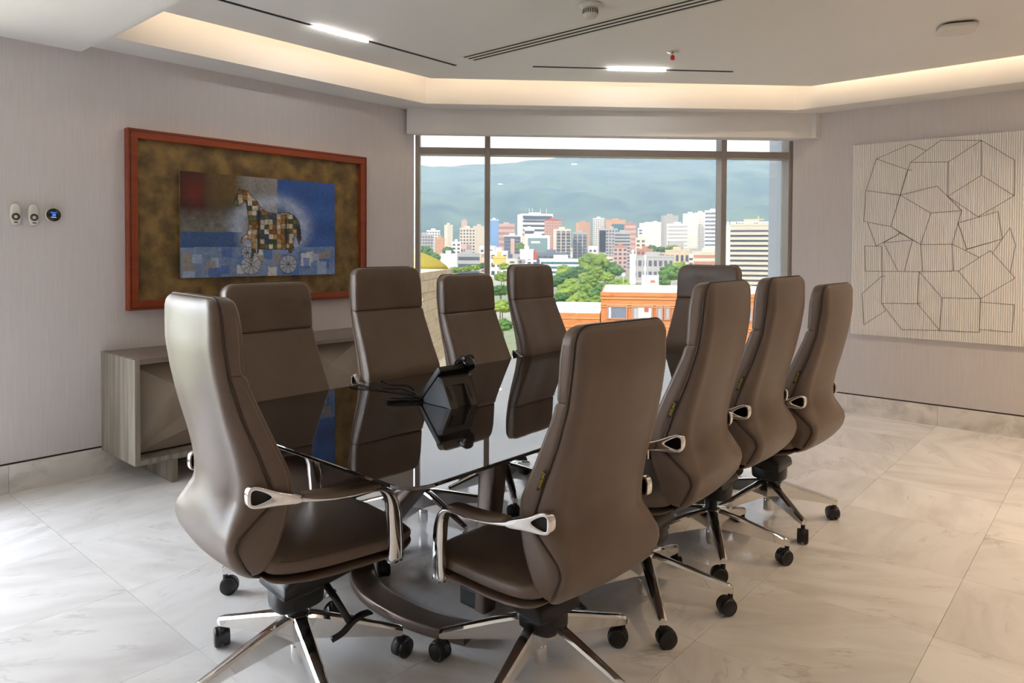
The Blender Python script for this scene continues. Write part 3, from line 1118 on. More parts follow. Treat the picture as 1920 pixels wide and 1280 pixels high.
# black groove between the outer edge and the red face
gv = .013
for a, b in (((.0565, gv, gv), (.0575, Wd - gv, gv + .005)), ((.0565, gv, Hd - gv - .005), (.0575, Wd - gv, Hd - gv)),
             ((.0565, gv, gv), (.0575, gv + .005, Hd - gv)), ((.0565, Wd - gv - .005, gv), (.0575, Wd - gv, Hd - gv))):
    link('groove', box_me(a, b), 'frame_edge', pt_)
link('ground_panel', box_me((0, fw - .004, fw - .004), (.022, Wd - fw + .004, Hd - fw + .004)), 'painted_ground', pt_)
# inner canvas, painted: a coloured fine grid
CX = XL + .052


def zp(zx, zy):
    p = onx(220 + zx / 3.368, 220 + zy / 3.368, CX)
    return p.y, p.z


a_, b_, c_, d_ = zp(395, 340), zp(1372, 418), zp(1370, 993), zp(397, 1010)
iy0, iy1, iz0, iz1 = (a_[0] + d_[0]) / 2, (b_[0] + c_[0]) / 2, (c_[1] + d_[1]) / 2, (a_[1] + b_[1]) / 2
horse = [(690, 540), (700, 515), (712, 480), (722, 460), (730, 438), (738, 455), (755, 452), (785, 465), (815, 500), (845, 535), (870, 575), (905, 597), (960, 603),
         (1010, 597), (1050, 600), (1090, 625), (1118, 665), (1128, 720), (1130, 770), (1112, 805), (1098, 760), (1085, 740), (1075, 790), (1080, 830), (1060, 858),
         (1045, 858), (1040, 835), (1025, 838), (850, 832), (845, 860), (835, 865), (820, 850), (805, 905), (795, 905), (803, 850), (800, 775), (775, 765), (760, 775),
         (745, 795), (735, 785), (740, 760), (770, 735), (785, 700), (785, 650), (778, 600), (772, 555), (765, 530), (745, 545), (720, 562), (700, 565)]
wheels = [(800, 928, 63), (1040, 928, 58), (777, 852, 37)]
NU, NV = 230, 140
rs_ = np.random.RandomState(5)


def vnoise(n, m, sx, sy):
    g = rs_.rand(sy + 2, sx + 2)
    x, y = np.linspace(0, sx, n), np.linspace(0, sy, m)
    xi, yi = np.minimum(x.astype(int), sx - 1), np.minimum(y.astype(int), sy - 1)
    fx, fy = (x - xi), (y - yi)
    fx, fy = fx * fx * (3 - 2 * fx), fy * fy * (3 - 2 * fy)
    g00, g10 = g[np.ix_(yi, xi)], g[np.ix_(yi, xi + 1)]
    g01, g11 = g[np.ix_(yi + 1, xi)], g[np.ix_(yi + 1, xi + 1)]
    return (g00 * (1 - fx) + g10 * fx) * (1 - fy[:, None]) + (g01 * (1 - fx) + g11 * fx) * fy[:, None]


n1, n2, n3 = vnoise(NU, NV, 9, 6), vnoise(NU, NV, 40, 26), vnoise(NU, NV, 110, 70)
zx = np.linspace(395, 1372, NU)[None, :].repeat(NV, 0)
tv = np.linspace(0, 1, NV)[:, None].repeat(NU, 1)        # 0 top, 1 bottom
# zoomed-photo y of each canvas point, along the receding edges
uu = (zx - 395) / 977
zy = (340 + 78 * uu) * (1 - tv) + (1010 - 17 * uu) * tv
L3 = lambda r, g, b: np.array(lin(r, g, b)[:3])
col = np.zeros((NV, NU, 3)) + L3(70, 60, 48)


def blend(mask, c):
    global col
    mk = np.clip(mask, 0, 1)[..., None]
    col = col * (1 - mk) + np.array(c) * mk


ss = lambda x, a, b: np.clip((x - a) / (b - a), 0, 1)
blend((1 - ss(zx, 500, 600)) * (1 - ss(zy, 560, 640)), L3(58, 22, 16))
blend(np.exp(-((zx - 470) / 60) ** 2 - ((zy - 470) / 80) ** 2) * .8, L3(112, 34, 16))
blend((ss(zx, 520, 580) * (1 - ss(zx, 700, 760)) * (1 - ss(zy, 500, 600))) * (.5 + .5 * n1), L3(104, 80, 36))
blend(ss(zy, 560, 660) * (1 - ss(zx, 640, 760)) * (.3 + .6 * n2), L3(120, 122, 118))
blend(ss(zx, 700, 790) * (zx < 968) * (.45 + .5 * n1), L3(150, 148, 148))
blend((zx >= 968) * 1.0, L3(52, 96, 168))
blend((zx >= 968) * n1 * .8, L3(30, 64, 128))
# pale halo around the horse
dx, dy = (zx - 930) / 250, (zy - 690) / 190
halo = np.exp(-np.abs(np.sqrt(dx * dx + dy * dy) - .85) ** 2 / .05)
blend(halo * (.55 + .4 * n2), L3(176, 188, 214))
blend((1 - ss(zx, 690, 780)) * (zy > 722) * (zy < 818) * .95, L3(50, 84, 134))
blend((zy > 818) * .9 * (.6 + .4 * n2), L3(120, 146, 190))
for k in range(34):                                     # loose patches along the bottom
    cx_, cy_ = rs_.uniform(400, 1360), rs_.uniform(850, 1000)
    w_, h_ = rs_.uniform(18, 36), rs_.uniform(22, 42)
    cc = [L3(214, 214, 210), L3(70, 112, 190), L3(160, 176, 204), L3(150, 138, 118), L3(58, 96, 170)][rs_.randint(5)]
    blend((np.abs(zx - cx_ + 6 * (n3 - .5)) < w_) * (np.abs(zy - cy_ + 6 * (n3 - .5)) < h_) * .75 * (zy > 822), cc)
for cx_, cy_, r_0 in wheels:
    d = np.hypot(zx - cx_, zy - cy_)
    blend((d < r_0) * .72, L3(186, 188, 190))
    blend(ss(2.4 - np.abs(d - r_0), 0, 1.5), L3(60, 62, 70))
    an = np.arctan2(zy - cy_, zx - cx_)
    sp_ = np.abs(((an / (math.pi / 5)) + .5) % 1 - .5) * (math.pi / 5) * d
    blend((d < r_0) * (sp_ < 2.0) * .85, L3(58, 60, 66))


def inside(poly, X, Y):
    r = np.zeros(X.shape, bool)
    for i in range(len(poly)):
        x0, y0 = poly[i]
        x1, y1 = poly[i - 1]
        if y0 == y1:
            continue
        r ^= ((y0 > Y) != (y1 > Y)) & (X < (x1 - x0) * (Y - y0) / (y1 - y0) + x0)
    return r


hm_ = inside(horse, zx + 3 * (n3 - .5), zy + 3 * (n3 - .5))
pal = [L3(196, 186, 160), L3(92, 104, 58), L3(150, 104, 44), L3(56, 72, 110), L3(190, 150, 110), L3(60, 74, 44), L3(214, 206, 190), L3(120, 84, 40)]
pi = (np.floor((zx + 10 * n1) / 27).astype(int) * 7 + np.floor((zy + 12 * n1) / 31).astype(int) * 13)
prm = rs_.randint(0, 8, 4096)
ids = prm[pi % 4096]
hc = np.array(pal)[ids] * (.65 + .5 * n3[..., None])
fxp, fyp = ((zx + 10 * n1) / 27) % 1, ((zy + 12 * n1) / 31) % 1
edge = (np.minimum(np.minimum(fxp, 1 - fxp), np.minimum(fyp, 1 - fyp)) < .07)
hc = np.where(edge[..., None], hc * .55, hc)
col = np.where(hm_[..., None], hc, col)
ol = hm_ ^ (np.roll(hm_, 1, 0) & np.roll(hm_, -1, 0) & np.roll(hm_, 1, 1) & np.roll(hm_, -1, 1) & hm_)
col = np.where(ol[..., None], L3(36, 32, 28), col)
for cx_, y0_, y1_, w_ in ((850, 560, 850, 9), (1026, 610, 840, 7), (1112, 690, 800, 14), (845, 700, 860, 8)):
    blend(hm_ * (np.abs(zx - cx_) < w_) * (zy > y0_) * (zy < y1_) * .8, L3(34, 30, 28))
blend(np.exp(-((zx - 735) / 5) ** 2 - ((zy - 500) / 5) ** 2), L3(20, 18, 16))
col = np.clip(col * (.82 + .36 * n3[..., None]), 0, 1)
vy, vz = np.linspace(iy0, iy1, NU), np.linspace(iz1, iz0, NV)
verts = [(0, vy[i] - py0, vz[j] - pz0) for j in range(NV) for i in range(NU)]
faces = [(j * NU + i, (j + 1) * NU + i, (j + 1) * NU + i + 1, j * NU + i + 1) for j in range(NV - 1) for i in range(NU - 1)]
me = me_from(verts, faces)
att = me.color_attributes.new('paint', 'FLOAT_COLOR', 'POINT')
att.data.foreach_set('color', np.concatenate([col.reshape(-1, 3), np.ones((NU * NV, 1))], 1).astype(np.float32).ravel())
m = mat('canvas_paint', (.5, .5, .5, 1), .62)
t, p = nodes(m)
an_ = t.nodes.new('ShaderNodeAttribute')
an_.attribute_name = 'paint'
t.links.new(an_.outputs['Color'], p.inputs['Base Color'])
for y_, z_ in ((iy0 - py0 + .1, iz0 - pz0 + .1), (iy1 - py0 - .1, iz0 - pz0 + .1), (iy0 - py0 + .1, iz1 - pz0 - .1), (iy1 - py0 - .1, iz1 - pz0 - .1)):
    link('standoff', box_me((.021, y_ - .015, z_ - .015), (.035, y_ + .015, z_ + .015)), 'frame_edge', pt_)
cv = link('canvas', box_me((.034, iy0 - py0, iz0 - pz0), (.0525, iy1 - py0, iz1 - pz0)), 'painted_ground', pt_)
o = link('painted_scene', me, 'canvas_paint', cv, (.0532, 0, 0))
o['label'] = 'patchwork horse on wheels between blue and brown colour fields'

# ------------------------------------------------------------------ line drawing relief on the right wall
AY = YR - .035
q1, q2, q3 = ony(1604, 272, AY), ony(1591, 625, AY), ony(1920, 650, AY)
ax0, az1, az0 = (q1.x + q2.x) / 2, q1.z, q2.z
ax1 = ax0 + 1.66
la = thing('line_relief', 'white ribbed panel with black angular line drawing on the right wall', 'wall art', (ax0, YR - .001, az0))
mat('relief_white', lin(238, 234, 229), .75)
mat('drawn_line', lin(96, 92, 90), .7)
Wd, Hd = ax1 - ax0, az1 - az0
link('backing', box_me((0, -.026, 0), (Wd, 0, Hd)), 'relief_white', la)
n = 112
pr = []
for k in range(n):
    pr += [(k / n * Wd + .0006, -.026), ((k + .22) / n * Wd, -.0280), ((k + .68) / n * Wd, -.0280), ((k + .92) / n * Wd, -.026)]
vv = [(x, y, z) for z in (0, Hd) for x, y in pr]
N = len(pr)
o = link('ribs', me_from(vv, [(i, i + 1, N + i + 1, N + i) for i in range(N - 1)]), 'relief_white', la)
o['kind'] = 'stuff'
strokes = ["263,250 424,180 502,210", "263,250 213,402 203,550 333,575 413,302 263,250", "436,304 413,302", "213,402 378,424", "426,267 378,424 333,575 476,661 525,510 378,424",
           "426,267 572,161 768,161 608,265 426,267", "608,265 606,430 768,328 925,427 752,528 606,430", "768,161 768,328", "768,161 927,256 925,427", "378,424 555,380 673,498 525,510",
           "606,430 673,498 656,557 848,503 868,634 697,683 656,557 627,659", "656,557 697,683", "476,661 627,659 633,787", "476,661 485,789", "627,659 758,723", "688,688 868,634",
           "758,723 658,788", "758,723 812,690 930,822 765,921 658,788 469,791", "905,580 932,664 907,795", "905,580 825,698", "221,556 262,668 380,606 333,575", "298,652 380,606 437,640 298,652 368,791",
           "437,640 397,790", "437,640 476,661", "206,668 288,670 291,812", "206,668 211,789 469,791", "306,813 291,812 194,897 203,1046 311,976", "291,812 288,943", "469,791 461,945 288,943 387,1070 568,1074 461,945",
           "478,941 461,945", "469,791 578,917 765,921", "578,917 568,1074 758,1082 765,921", "765,938 926,950 916,1082 758,1069"]
segs = []
for s_ in strokes:
    q = [ony(1540 + float(a.split(',')[0]) / 2.5605, 200 + float(a.split(',')[1]) / 2.56, AY) for a in s_.split()]
    segs += [(q[i], q[i + 1]) for i in range(len(q) - 1)]
v_, f_ = [], []
for A, B in segs:
    d = (B - A)
    if d.length < .005:
        continue
    d.normalize()
    nn = Vector((-d.z, 0, d.x)) * .0017
    k = len(v_)
    for P_ in (A, B):
        for yy in (-.0296, -.0280):
            for sg in (1, -1):
                w_ = P_ + nn * sg
                v_.append((w_.x - ax0, yy, w_.z - az0))
    f_ += [(k, k + 1, k + 5, k + 4), (k + 2, k + 6, k + 7, k + 3), (k, k + 4, k + 6, k + 2), (k + 1, k + 3, k + 7, k + 5), (k, k + 2, k + 3, k + 1), (k + 4, k + 5, k + 7, k + 6)]
link('drawn_lines', me_from(v_, f_), 'drawn_line', la)

# ------------------------------------------------------------------ wall controls on the left


def remote(y, z, lab):
    t = thing('remote_control', lab, 'remote', (XL + .001, y, z), 0, 'remotes on the wall')

    def ring(x, k, hh=.062, wh=.0265):
        return [Vector((x, wh * k * se(2 * math.pi * i / 28, 2.6)[0], (hh - wh + wh * k) * se(2 * math.pi * i / 28, 3)[1])) for i in range(28)]
    link('holder', loft_me([ring(0, .9, .045), ring(.010, .95, .045)]), 'white_plastic', t, (0, 0, -.012))
    link('body', loft_me([ring(.008, .92), ring(.010, 1), ring(.020, 1), ring(.026, .9), ring(.028, .75)]), 'white_plastic', t)
    a = lathe_me([(.009, 0), (.021, 0), (.021, .0016), (.009, .0016)], 28)
    bmx = Matrix.Rotation(R90, 4, 'Y')
    a.transform(bmx)
    link('dial', a, 'dark_plastic', t, (.0278, 0, -.014))
    b2 = lathe_me([(.001, 0), (.0095, 0), (.0085, .0026), (.001, .003)], 20)
    b2.transform(bmx)
    link('button', b2, 'white_plastic', t, (.0278, 0, -.014))
    link('indicator', box_me((.0278, -.009, -.0025), (.029, .009, .0025)), 'black_gloss', t, (0, 0, -.046))


remote(1.152, 1.593, 'white remote in wall holder, left of the pair beside the thermostat')
remote(1.241, 1.592, 'white remote in wall holder, next to the round thermostat')
th = thing('thermostat', 'round dark thermostat with pale ring showing a blue 20', 'thermostat', (XL + .001, 1.340, 1.597))
a = lathe_me([(.001, 0), (.040, 0), (.0425, .006), (.0425, .020), (.0395, .0235), (.001, .0235)], 40)
a.transform(Matrix.Rotation(R90, 4, 'Y'))
link('ring', a, 'white_plastic', th)
a = lathe_me([(.001, 0), (.0385, 0), (.0375, .0025), (.001, .003)], 40)
a.transform(Matrix.Rotation(R90, 4, 'Y'))
dsp = link('display', a, 'screen_dark', th, (.0230, 0, 0))
for s_, sz, zz, mt in (('20', .020, 0, 'screen_blue'),):
    tm = text_me(s_, sz, .0003)
    tm.transform(Matrix(((0, 0, 1, 0), (1, 0, 0, 0), (0, 1, 0, 0), (0, 0, 0, 1))))
    link('digits', tm, mt, dsp, (.0036, 0, zz - .001))
link('status_line', box_me((.0033, -.017, .0125), (.0038, .015, .0145)), 'screen_blue', dsp)
link('status_line', box_me((.0033, -.013, -.0155), (.0038, .013, -.0135)), 'screen_white', dsp)

# ------------------------------------------------------------------ desk phone
ph = thing('desk_phone', 'black desk phone on raised stand at the middle of the glass table', 'phone', (-2.29, 2.09, TT), math.radians(-3))
# local: x towards its back, y along its width, z up; slanted slab facing -x
ang = math.radians(46)
SLP = Matrix.Translation((.004, 0, .026)) @ Matrix.Rotation(-ang, 4, 'Y')
body = box_me((0, -.092, -.026), (.195, .092, .0), .006, 2)
body.transform(SLP)
link('body', auto_smooth(body, 40), 'black_plastic', ph)
wd = prism_me([(.018, .0), (.13, .128), (.158, .112), (.200, .0)], -.086, .086, .002, 1)
wd.transform(Matrix(((1, 0, 0, 0), (0, 0, 1, 0), (0, 1, 0, 0), (0, 0, 0, 1))))
link('underside', fixn(wd), 'black_plastic', ph)
scr = box_me((.10, -.080, 0), (.182, .035, .002), .001, 1)
scr.transform(SLP)
link('screen', scr, 'screen_dark', ph)
for k in range(12):
    kb = box_me((.022 + .022 * (k // 3), -.072 + .026 * (k % 3), 0), (.037 + .022 * (k // 3), -.052 + .026 * (k % 3), .003), .001, 1)
    kb.transform(SLP)
    link('key', kb, 'dark_plastic', ph)
for y0, y1 in ((-.088, -.046), (.022, .060)):
    me = prism_me([(.140, .112), (.160, .118), (.222, .0), (.196, .0)], y0, y1, .001, 1)
    me.transform(Matrix(((1, 0, 0, 0), (0, 0, 1, 0), (0, 1, 0, 0), (0, 0, 0, 1))))
    s1_ = link('stand_leg', fixn(me), 'grey_plastic', ph)
    sl_ = box_me((-.001, -.005, -.030), (.002, .005, .030))
    sl_.transform(Matrix.Translation((.193, (y0 + y1) / 2, .058)) @ Matrix.Rotation(-.49, 4, 'Y'))
    link('slot', sl_, 'black_gloss', s1_)
me = prism_me([(.136, .100), (.150, .122), (.166, .112), (.176, .088)], -.088, .060, .001, 1)
me.transform(Matrix(((1, 0, 0, 0), (0, 0, 1, 0), (0, 1, 0, 0), (0, 0, 0, 1))))
link('stand_bridge', fixn(me), 'grey_plastic', ph)
# handset along the far side of the slab, its earpiece beyond the top edge
hp = spline([(.012, 0, .008), (.022, 0, .018), (.06, 0, .026), (.12, 0, .028), (.17, 0, .024), (.20, 0, .014), (.222, 0, -.004)], 4)
hs = sweep_me(hp, [(.050, .034)] * 3 + [(.048, .026)] * 4 + [(.042, .022)] * 8 + [(.050, .030)] * 4 + [(.054, .042)] * 6, (0, 1, 0), 2.6, 16)
hs.transform(Matrix.Translation((0, .066, .0)) @ SLP)
link('handset', hs, 'black_gloss', ph)
ec = lathe_me([(.001, -.034), (.016, -.034), (.024, -.026), (.026, -.010), (.026, .010), (.022, .022), (.001, .024)], 20)
ec.transform(Matrix.Translation((0, .066, 0)) @ SLP @ Matrix.Translation((.205, 0, -.008)))
link('earpiece', ec, 'black_gloss', ph)
# coiled cord: helix along a flat loop on the glass
loop = spline([(.045, -.05, .014), (.02, -.10, .010), (-.02, -.150, .010), (-.05, -.185, .010), (-.08, -.185, .010), (-.082, -.155, .010), (-.05, -.11, .010), (-.015, -.06, .010), (.02, .02, .014)], 9)
hx_ = []
for i, p_ in enumerate(loop):
    t_ = (loop[min(i + 1, len(loop) - 1)] - loop[max(i - 1, 0)]).normalized()
    s_ = t_.cross(Vector((0, 0, 1))).normalized()
    n_ = s_.cross(t_)
    for k in range(6):
        a = 2 * math.pi * k / 6
        q_ = p_.lerp(loop[min(i + 1, len(loop) - 1)], k / 6)
        hx_.append(q_ + (s_ * math.cos(a) + n_ * math.sin(a)) * .0055)
link('coiled_cord', tube_me(hx_, .0021, 5), 'black_gloss', ph)
cbl = spline([onz(795, 745, TT + .003), onz(765, 738, TT + .003), onz(710, 731, TT + .003), onz(664, 727, TT + .003), onz(656, 722, TT + .003), onz(668, 719, TT + .003), onz(700, 727, TT + .004),
              onz(760, 735, TT + .006), onz(778, 733, TT + .004), onz(765, 722, TT + .003), onz(735, 720, TT + .003), onz(716, 713, TT + .003), onz(712, 718, TT + .003), onz(722, 727, TT + .003), onz(755, 728, TT + .003), onz(790, 742, TT + .003)], 6)
tag(link('phone_cable', tube_me(cbl, .0024, 6), 'cable'), 'thin black cable looped on the glass beside the desk phone', 'cable')

# ------------------------------------------------------------------ the city beyond the window
GZ = EYE - 16.0                                          # street level: the room is a few floors up
noise_col(mat('city_ground', lin(150, 146, 132), .95), lin(122, 132, 96), lin(176, 168, 156), .02, detail=8, lo=.35, hi=.65)
noise_col(mat('hill_forest', lin(56, 84, 70), .95), lin(44, 70, 60), lin(86, 114, 88), .006, (1, 1, 1), 12, .38, .62)
noise_col(mat('leaf_light', lin(120, 142, 52), .85), lin(78, 108, 36), lin(146, 164, 66), .35, detail=8, lo=.3, hi=.7)
noise_col(mat('leaf_dark', lin(70, 104, 50), .85), lin(48, 82, 38), lin(98, 132, 62), .35, detail=8, lo=.3, hi=.7)
mat('bark', lin(92, 76, 60), .9)
for nm, c in dict(c_white=(236, 232, 224), c_cream=(226, 210, 182), c_pink=(214, 164, 150), c_orange=(214, 150, 96), c_grey=(176, 172, 168), c_beige=(206, 190, 164),
                  c_brick=(184, 120, 96), c_blue=(98, 150, 216), c_dark=(84, 86, 94), c_glass=(110, 140, 140), c_teal=(44, 104, 112), c_slate=(104, 112, 130), c_band=(78, 82, 96),
                  c_window=(92, 92, 100), c_roof=(240, 238, 234), c_red=(196, 72, 50), c_yellow=(236, 190, 70), c_tile=(198, 120, 86), c_tan=(214, 186, 148), c_black=(40, 36, 44), c_green=(56, 110, 76)).items():
    g_ = sum(c) / 3
    c = [q * .72 + (g_ * .6 + 92) * .28 if nm not in ('c_dark', 'c_black', 'c_band', 'c_window') else q for q in c]
    mat(nm, lin(*c), .8)
noise_col(mat('brick_orange', lin(208, 128, 70), .85), lin(196, 114, 60), lin(220, 142, 82), .8, (1, 1, 4), 5, .3, .7)
mat('brick_line', lin(226, 156, 100), .85)
noise_col(mat('stone_block', lin(176, 148, 114), .9), lin(164, 134, 102), lin(188, 164, 132), 3.5, detail=8, lo=.3, hi=.7, bump=.3)
mat('lawn_dome', lin(160, 138, 42), .9)

gr = bpy.data.objects.new('ground', me_from([(-9000, -200, GZ), (3000, -200, GZ), (3000, 9000, GZ), (-9000, 9000, GZ)], [(0, 1, 2, 3)]))
C.objects.link(gr)
gr.data.materials.append(MATS['city_ground'])
struct(gr)

# forested mountain range: a heightfield rising away from the city
NX, NYY = 150, 60
rs2 = np.random.RandomState(3)


def fbm(nx, ny, base, octv=6):
    h = np.zeros((ny, nx))
    amp = 1
    for o in range(octv):
        g = rs2.rand(base * 2 ** o + 2, int(base * 2.2) * 2 ** o + 2)
        sy, sx = g.shape[0] - 2, g.shape[1] - 2
        x, y = np.linspace(0, sx, nx), np.linspace(0, sy, ny)
        xi, yi = np.minimum(x.astype(int), sx - 1), np.minimum(y.astype(int), sy - 1)
        fx, fy = x - xi, y - yi
        fx, fy = fx * fx * (3 - 2 * fx), fy * fy * (3 - 2 * fy)
        h += amp * ((g[np.ix_(yi, xi)] * (1 - fx) + g[np.ix_(yi, xi + 1)] * fx) * (1 - fy[:, None]) + (g[np.ix_(yi + 1, xi)] * (1 - fx) + g[np.ix_(yi + 1, xi + 1)] * fx) * fy[:, None])
        amp *= .52
    return h / h.max()


hf = fbm(NX, NYY, 4)
hf2 = np.abs(fbm(NX, NYY, 6) - .55) * 2
vv = []
for j in range(NYY):
    for i in range(NX):
        lx, ly = -3600 + 7200 * i / (NX - 1), 1900 + 2900 * j / (NYY - 1)
        k = j / (NYY - 1)
        rise = k ** .85
        z = GZ - 8 + rise * (618 + 80 * (hf[j, i] - .5)) + (hf2[j, i] - .3) * 190 * (1 - .8 * k) * min(1, k * 3) + 40 * math.sin(lx / 900) * k
        vv.append((lx * ca - ly * sa, lx * sa + ly * ca, z))
ff = [(j * NX + i, j * NX + i + 1, (j + 1) * NX + i + 1, (j + 1) * NX + i) for j in range(NYY - 1) for i in range(NX - 1)]
hl = tag(link('mountain', me_from(vv, ff, True), 'hill_forest'), 'hazy green mountain range behind the city, fading into cloud', 'mountain')

# haze over the valley: one thin volume from just outside the building to the mountain crest
m = bpy.data.materials.new('valley_haze')
m.use_nodes = True
t = m.node_tree
t.nodes.clear()
o_ = t.nodes.new('ShaderNodeOutputMaterial')
vs = t.nodes.new('ShaderNodeVolumeScatter')
vs.inputs['Color'].default_value = (.42, .68, 1.0, 1)
vs.inputs['Density'].default_value = .00042
vs.inputs['Anisotropy'].default_value = .2
t.links.new(vs.outputs[0], o_.inputs['Volume'])
MATS['valley_haze'] = m
hz = box_me((-4200, 95, GZ - 30), (4200, 5200, 430))
hz.transform(Matrix.Rotation(YAW, 4, 'Z'))
hzo = link('haze', hz, 'valley_haze')
tag(hzo, 'thin blue haze lying over the city and mountain', 'haze', None, 'stuff')


def frame_at(px, d):
    """yaw that makes local x run left to right across the view at this pixel column"""
    v = ray(px, 470)
    return math.atan2(v[1], v[0]) - math.pi / 2


def building(name, lab, x0, x1, yt, d, wall, style='grid', win='c_window', depth=None, turn=0, floors=None, colsn=None, roof=None, group=None, ybase=None, cat='building'):
    xm = (x0 + x1) / 2
    A, B = deep(x0, yt, d), deep(x1, yt, d)
    w = (B - A).length
    top = deep(xm, yt, d).z
    z0 = GZ if ybase is None else deep(xm, ybase, d).z
    h = top - z0
    dp = depth or max(w * .7, 9)
    ct = deep(xm, yt, d)
    yaw = frame_at(xm, d) + math.radians(turn)
    if turn:
        w = max(w - dp * abs(math.sin(math.radians(turn))), w * .45) / math.cos(math.radians(turn))
    t = thing(name, lab, cat, (ct.x, ct.y, z0), yaw, group)
    link('walls', box_me((-w / 2, 0, 0), (w / 2, dp, h)), wall, t)
    ppm = FPX / d                                       # pixels per metre
    vis = min(h, (520 - yt) / ppm + 2)                  # only the part of the facade above the nearer roofs
    fl_ = floors or max(2, int(vis / 2.9))
    fh = vis / fl_
    if style == 'bands':
        for k in range(fl_):
            zz = h - (k + .78) * fh
            link('window_band', box_me((-w / 2 * .94, -.25, zz), (w / 2 * .94, .05, zz + fh * .46)), win, t)
    elif style == 'grid':
        nc = colsn or max(2, int(w / 2.7))
        bx_ = []
        for k in range(fl_):
            zz = h - (k + .80) * fh
            for c in range(nc):
                xx = -w / 2 + (c + .22) * w / nc
                bx_.append(((xx, -.2, zz), (xx + w / nc * .56, .05, zz + fh * .5)))
        for k in range(fl_):                            # left flank too
            zz = h - (k + .80) * fh
            for c in range(max(1, int(dp / 5))):
                yy = (c + .3) * dp / max(1, int(dp / 5))
                bx_.append(((-w / 2 - .2, yy, zz), (-w / 2 + .05, yy + 1.8, zz + fh * .45)))
        o = link('windows', boxes_me(bx_), win, t)
        o['kind'] = 'stuff'
    elif style == 'piers':
        nc = colsn or 4
        for c in range(nc):
            xx = -w / 2 + (c + .12) * w / nc
            link('window_strip', box_me((xx, -.2, h - vis), (xx + w / nc * .76, .05, h - 1.2)), win, t)
        bx_ = [((-w / 2, -.3, h - (k + 1) * fh), (w / 2, .02, h - (k + 1) * fh + .5)) for k in range(fl_)]
        o = link('floor_edges', boxes_me(bx_), wall, t)
        o['kind'] = 'stuff'
    elif style == 'glass':
        link('curtain_wall', box_me((-w * .40, -.3, .5), (w * .40, .02, h - 1.5)), win, t)
    link('parapet', boxes_me([((-w / 2 - .2, -.2, h), (w / 2 + .2, .3, h + 1)), ((-w / 2 - .2, .3, h), (-w / 2 + .2, dp, h + 1)), ((w / 2 - .2, .3, h), (w / 2 + .2, dp, h + 1))]), roof or wall, t)
    link('roof_house', box_me((-w * .18, dp * .3, h), (w * .16, dp * .7, h + 3)), roof or wall, t)
    return t, w, h, dp


B_ = building
B_('apartment_block', 'grey apartment block at the left window edge above trees', 781, 812, 441, 720, 'c_grey', 'grid', 'c_dark')
B_('apartment_block', 'white apartment block behind the grey one at left window edge', 800, 825, 433, 800, 'c_white')
B_('apartment_block', 'small orange block beside dark green trees at left', 816, 834, 448, 640, 'c_orange', 'grid', 'c_tile')
B_('tower', 'slim cream tower left of the first mullion', 836, 852, 423, 740, 'c_cream', 'plain', turn=22)
B_('apartment_block', 'low white block in front of slim cream tower', 847, 864, 455, 600, 'c_white')
B_('apartment_block', 'cream apartment block with window grid left of mullion', 862, 891, 429, 690, 'c_cream', 'grid', 'c_dark')
B_('tower', 'plain beige tower touching the left mullion', 887, 909, 425, 780, 'c_beige', 'plain')
B_('tower', 'thin distant pink tower above the left pane', 865, 876, 414, 1100, 'c_pink', 'plain')
B_('warehouse', 'low white warehouse at the foot of left pane', 826, 856, 478, 470, 'c_white', 'plain')
B_('warehouse', 'low grey concrete shed at the foot of left pane', 858, 900, 477, 440, 'c_grey', 'bands', 'c_dark', floors=3)
B_('tower', 'blue painted tower just right of the left mullion', 918, 935, 413, 820, 'c_blue', 'plain', roof='c_white')
B_('office_block', 'pink-red office block right of the blue tower', 934, 965, 421, 860, 'c_pink', 'bands', 'c_brick', floors=7)
t, w, h, dp = B_('office_block', 'slate office block with pink advertising banner', 945, 976, 443, 640, 'c_slate', 'bands', 'c_dark', roof='c_white')
link('banner', box_me((-w * .1, -.5, h - 16), (w * .14, -.3, h - 2)), 'c_pink', t)
t, w, h, dp = B_('office_tower', 'large white tower with dark horizontal window bands', 974, 1042, 402, 900, 'c_white', 'bands', 'c_band', turn=12, floors=11)
link('crown_band', box_me((-w * .45, -.5, h - 6.5), (w * .45, .1, h - 1.8)), 'c_band', t)
for xx in (-.26, -.16, .1, .3):
    link('antenna', box_me((w * xx, 3, h), (w * xx + .5, 3.5, h + 8)), 'c_white', t)
B_('office_block', 'white block with dark roof sign before the banded tower', 983, 1002, 429, 780, 'c_white', 'bands', 'c_dark', floors=6)
t, w, h, dp = B_('office_block', 'green glass office block framed in white', 985, 1031, 443, 620, 'c_white', 'glass', 'c_glass')
link('sign', box_me((-w * .26, -.6, h - 6.2), (w * .10, -.3, h - 4.2)), 'c_white', t)
B_('tower', 'brick tower with red roof edge right of banded tower', 1021, 1052, 413, 760, 'c_brick', 'grid', 'c_pink', roof='c_red')
B_('office_tower', 'dark gridded tower with cream left flank', 1040, 1073, 431, 660, 'c_cream', 'piers', 'c_dark', turn=14, colsn=3)
B_('office_tower', 'grey tower with pale vertical piers', 1074, 1101, 437, 680, 'c_grey', 'piers', 'c_window', colsn=3)
B_('tower', 'white slab with orange side beyond the grey tower', 1083, 1110, 418, 1000, 'c_orange', 'plain', turn=20)
B_('tower', 'white water-tank topped tower in the city middle', 1112, 1133, 410, 1000, 'c_white', 'grid', 'c_window')
t, w, h, dp = B_('tower', 'orange block with dark teal screen wall', 1136, 1173, 413, 950, 'c_orange', 'plain')
link('screen_wall', box_me((-w * .2, -.6, h - 26), (w * .42, -.2, h - 5)), 'c_teal', t)
t, w, h, dp = B_('office_block', 'narrow building carrying a tall black billboard', 1121, 1137, 431, 640, 'c_grey', 'plain')
link('billboard', box_me((-w * .32, -.6, h - 20), (w * .42, -.2, h - .5)), 'c_black', t)
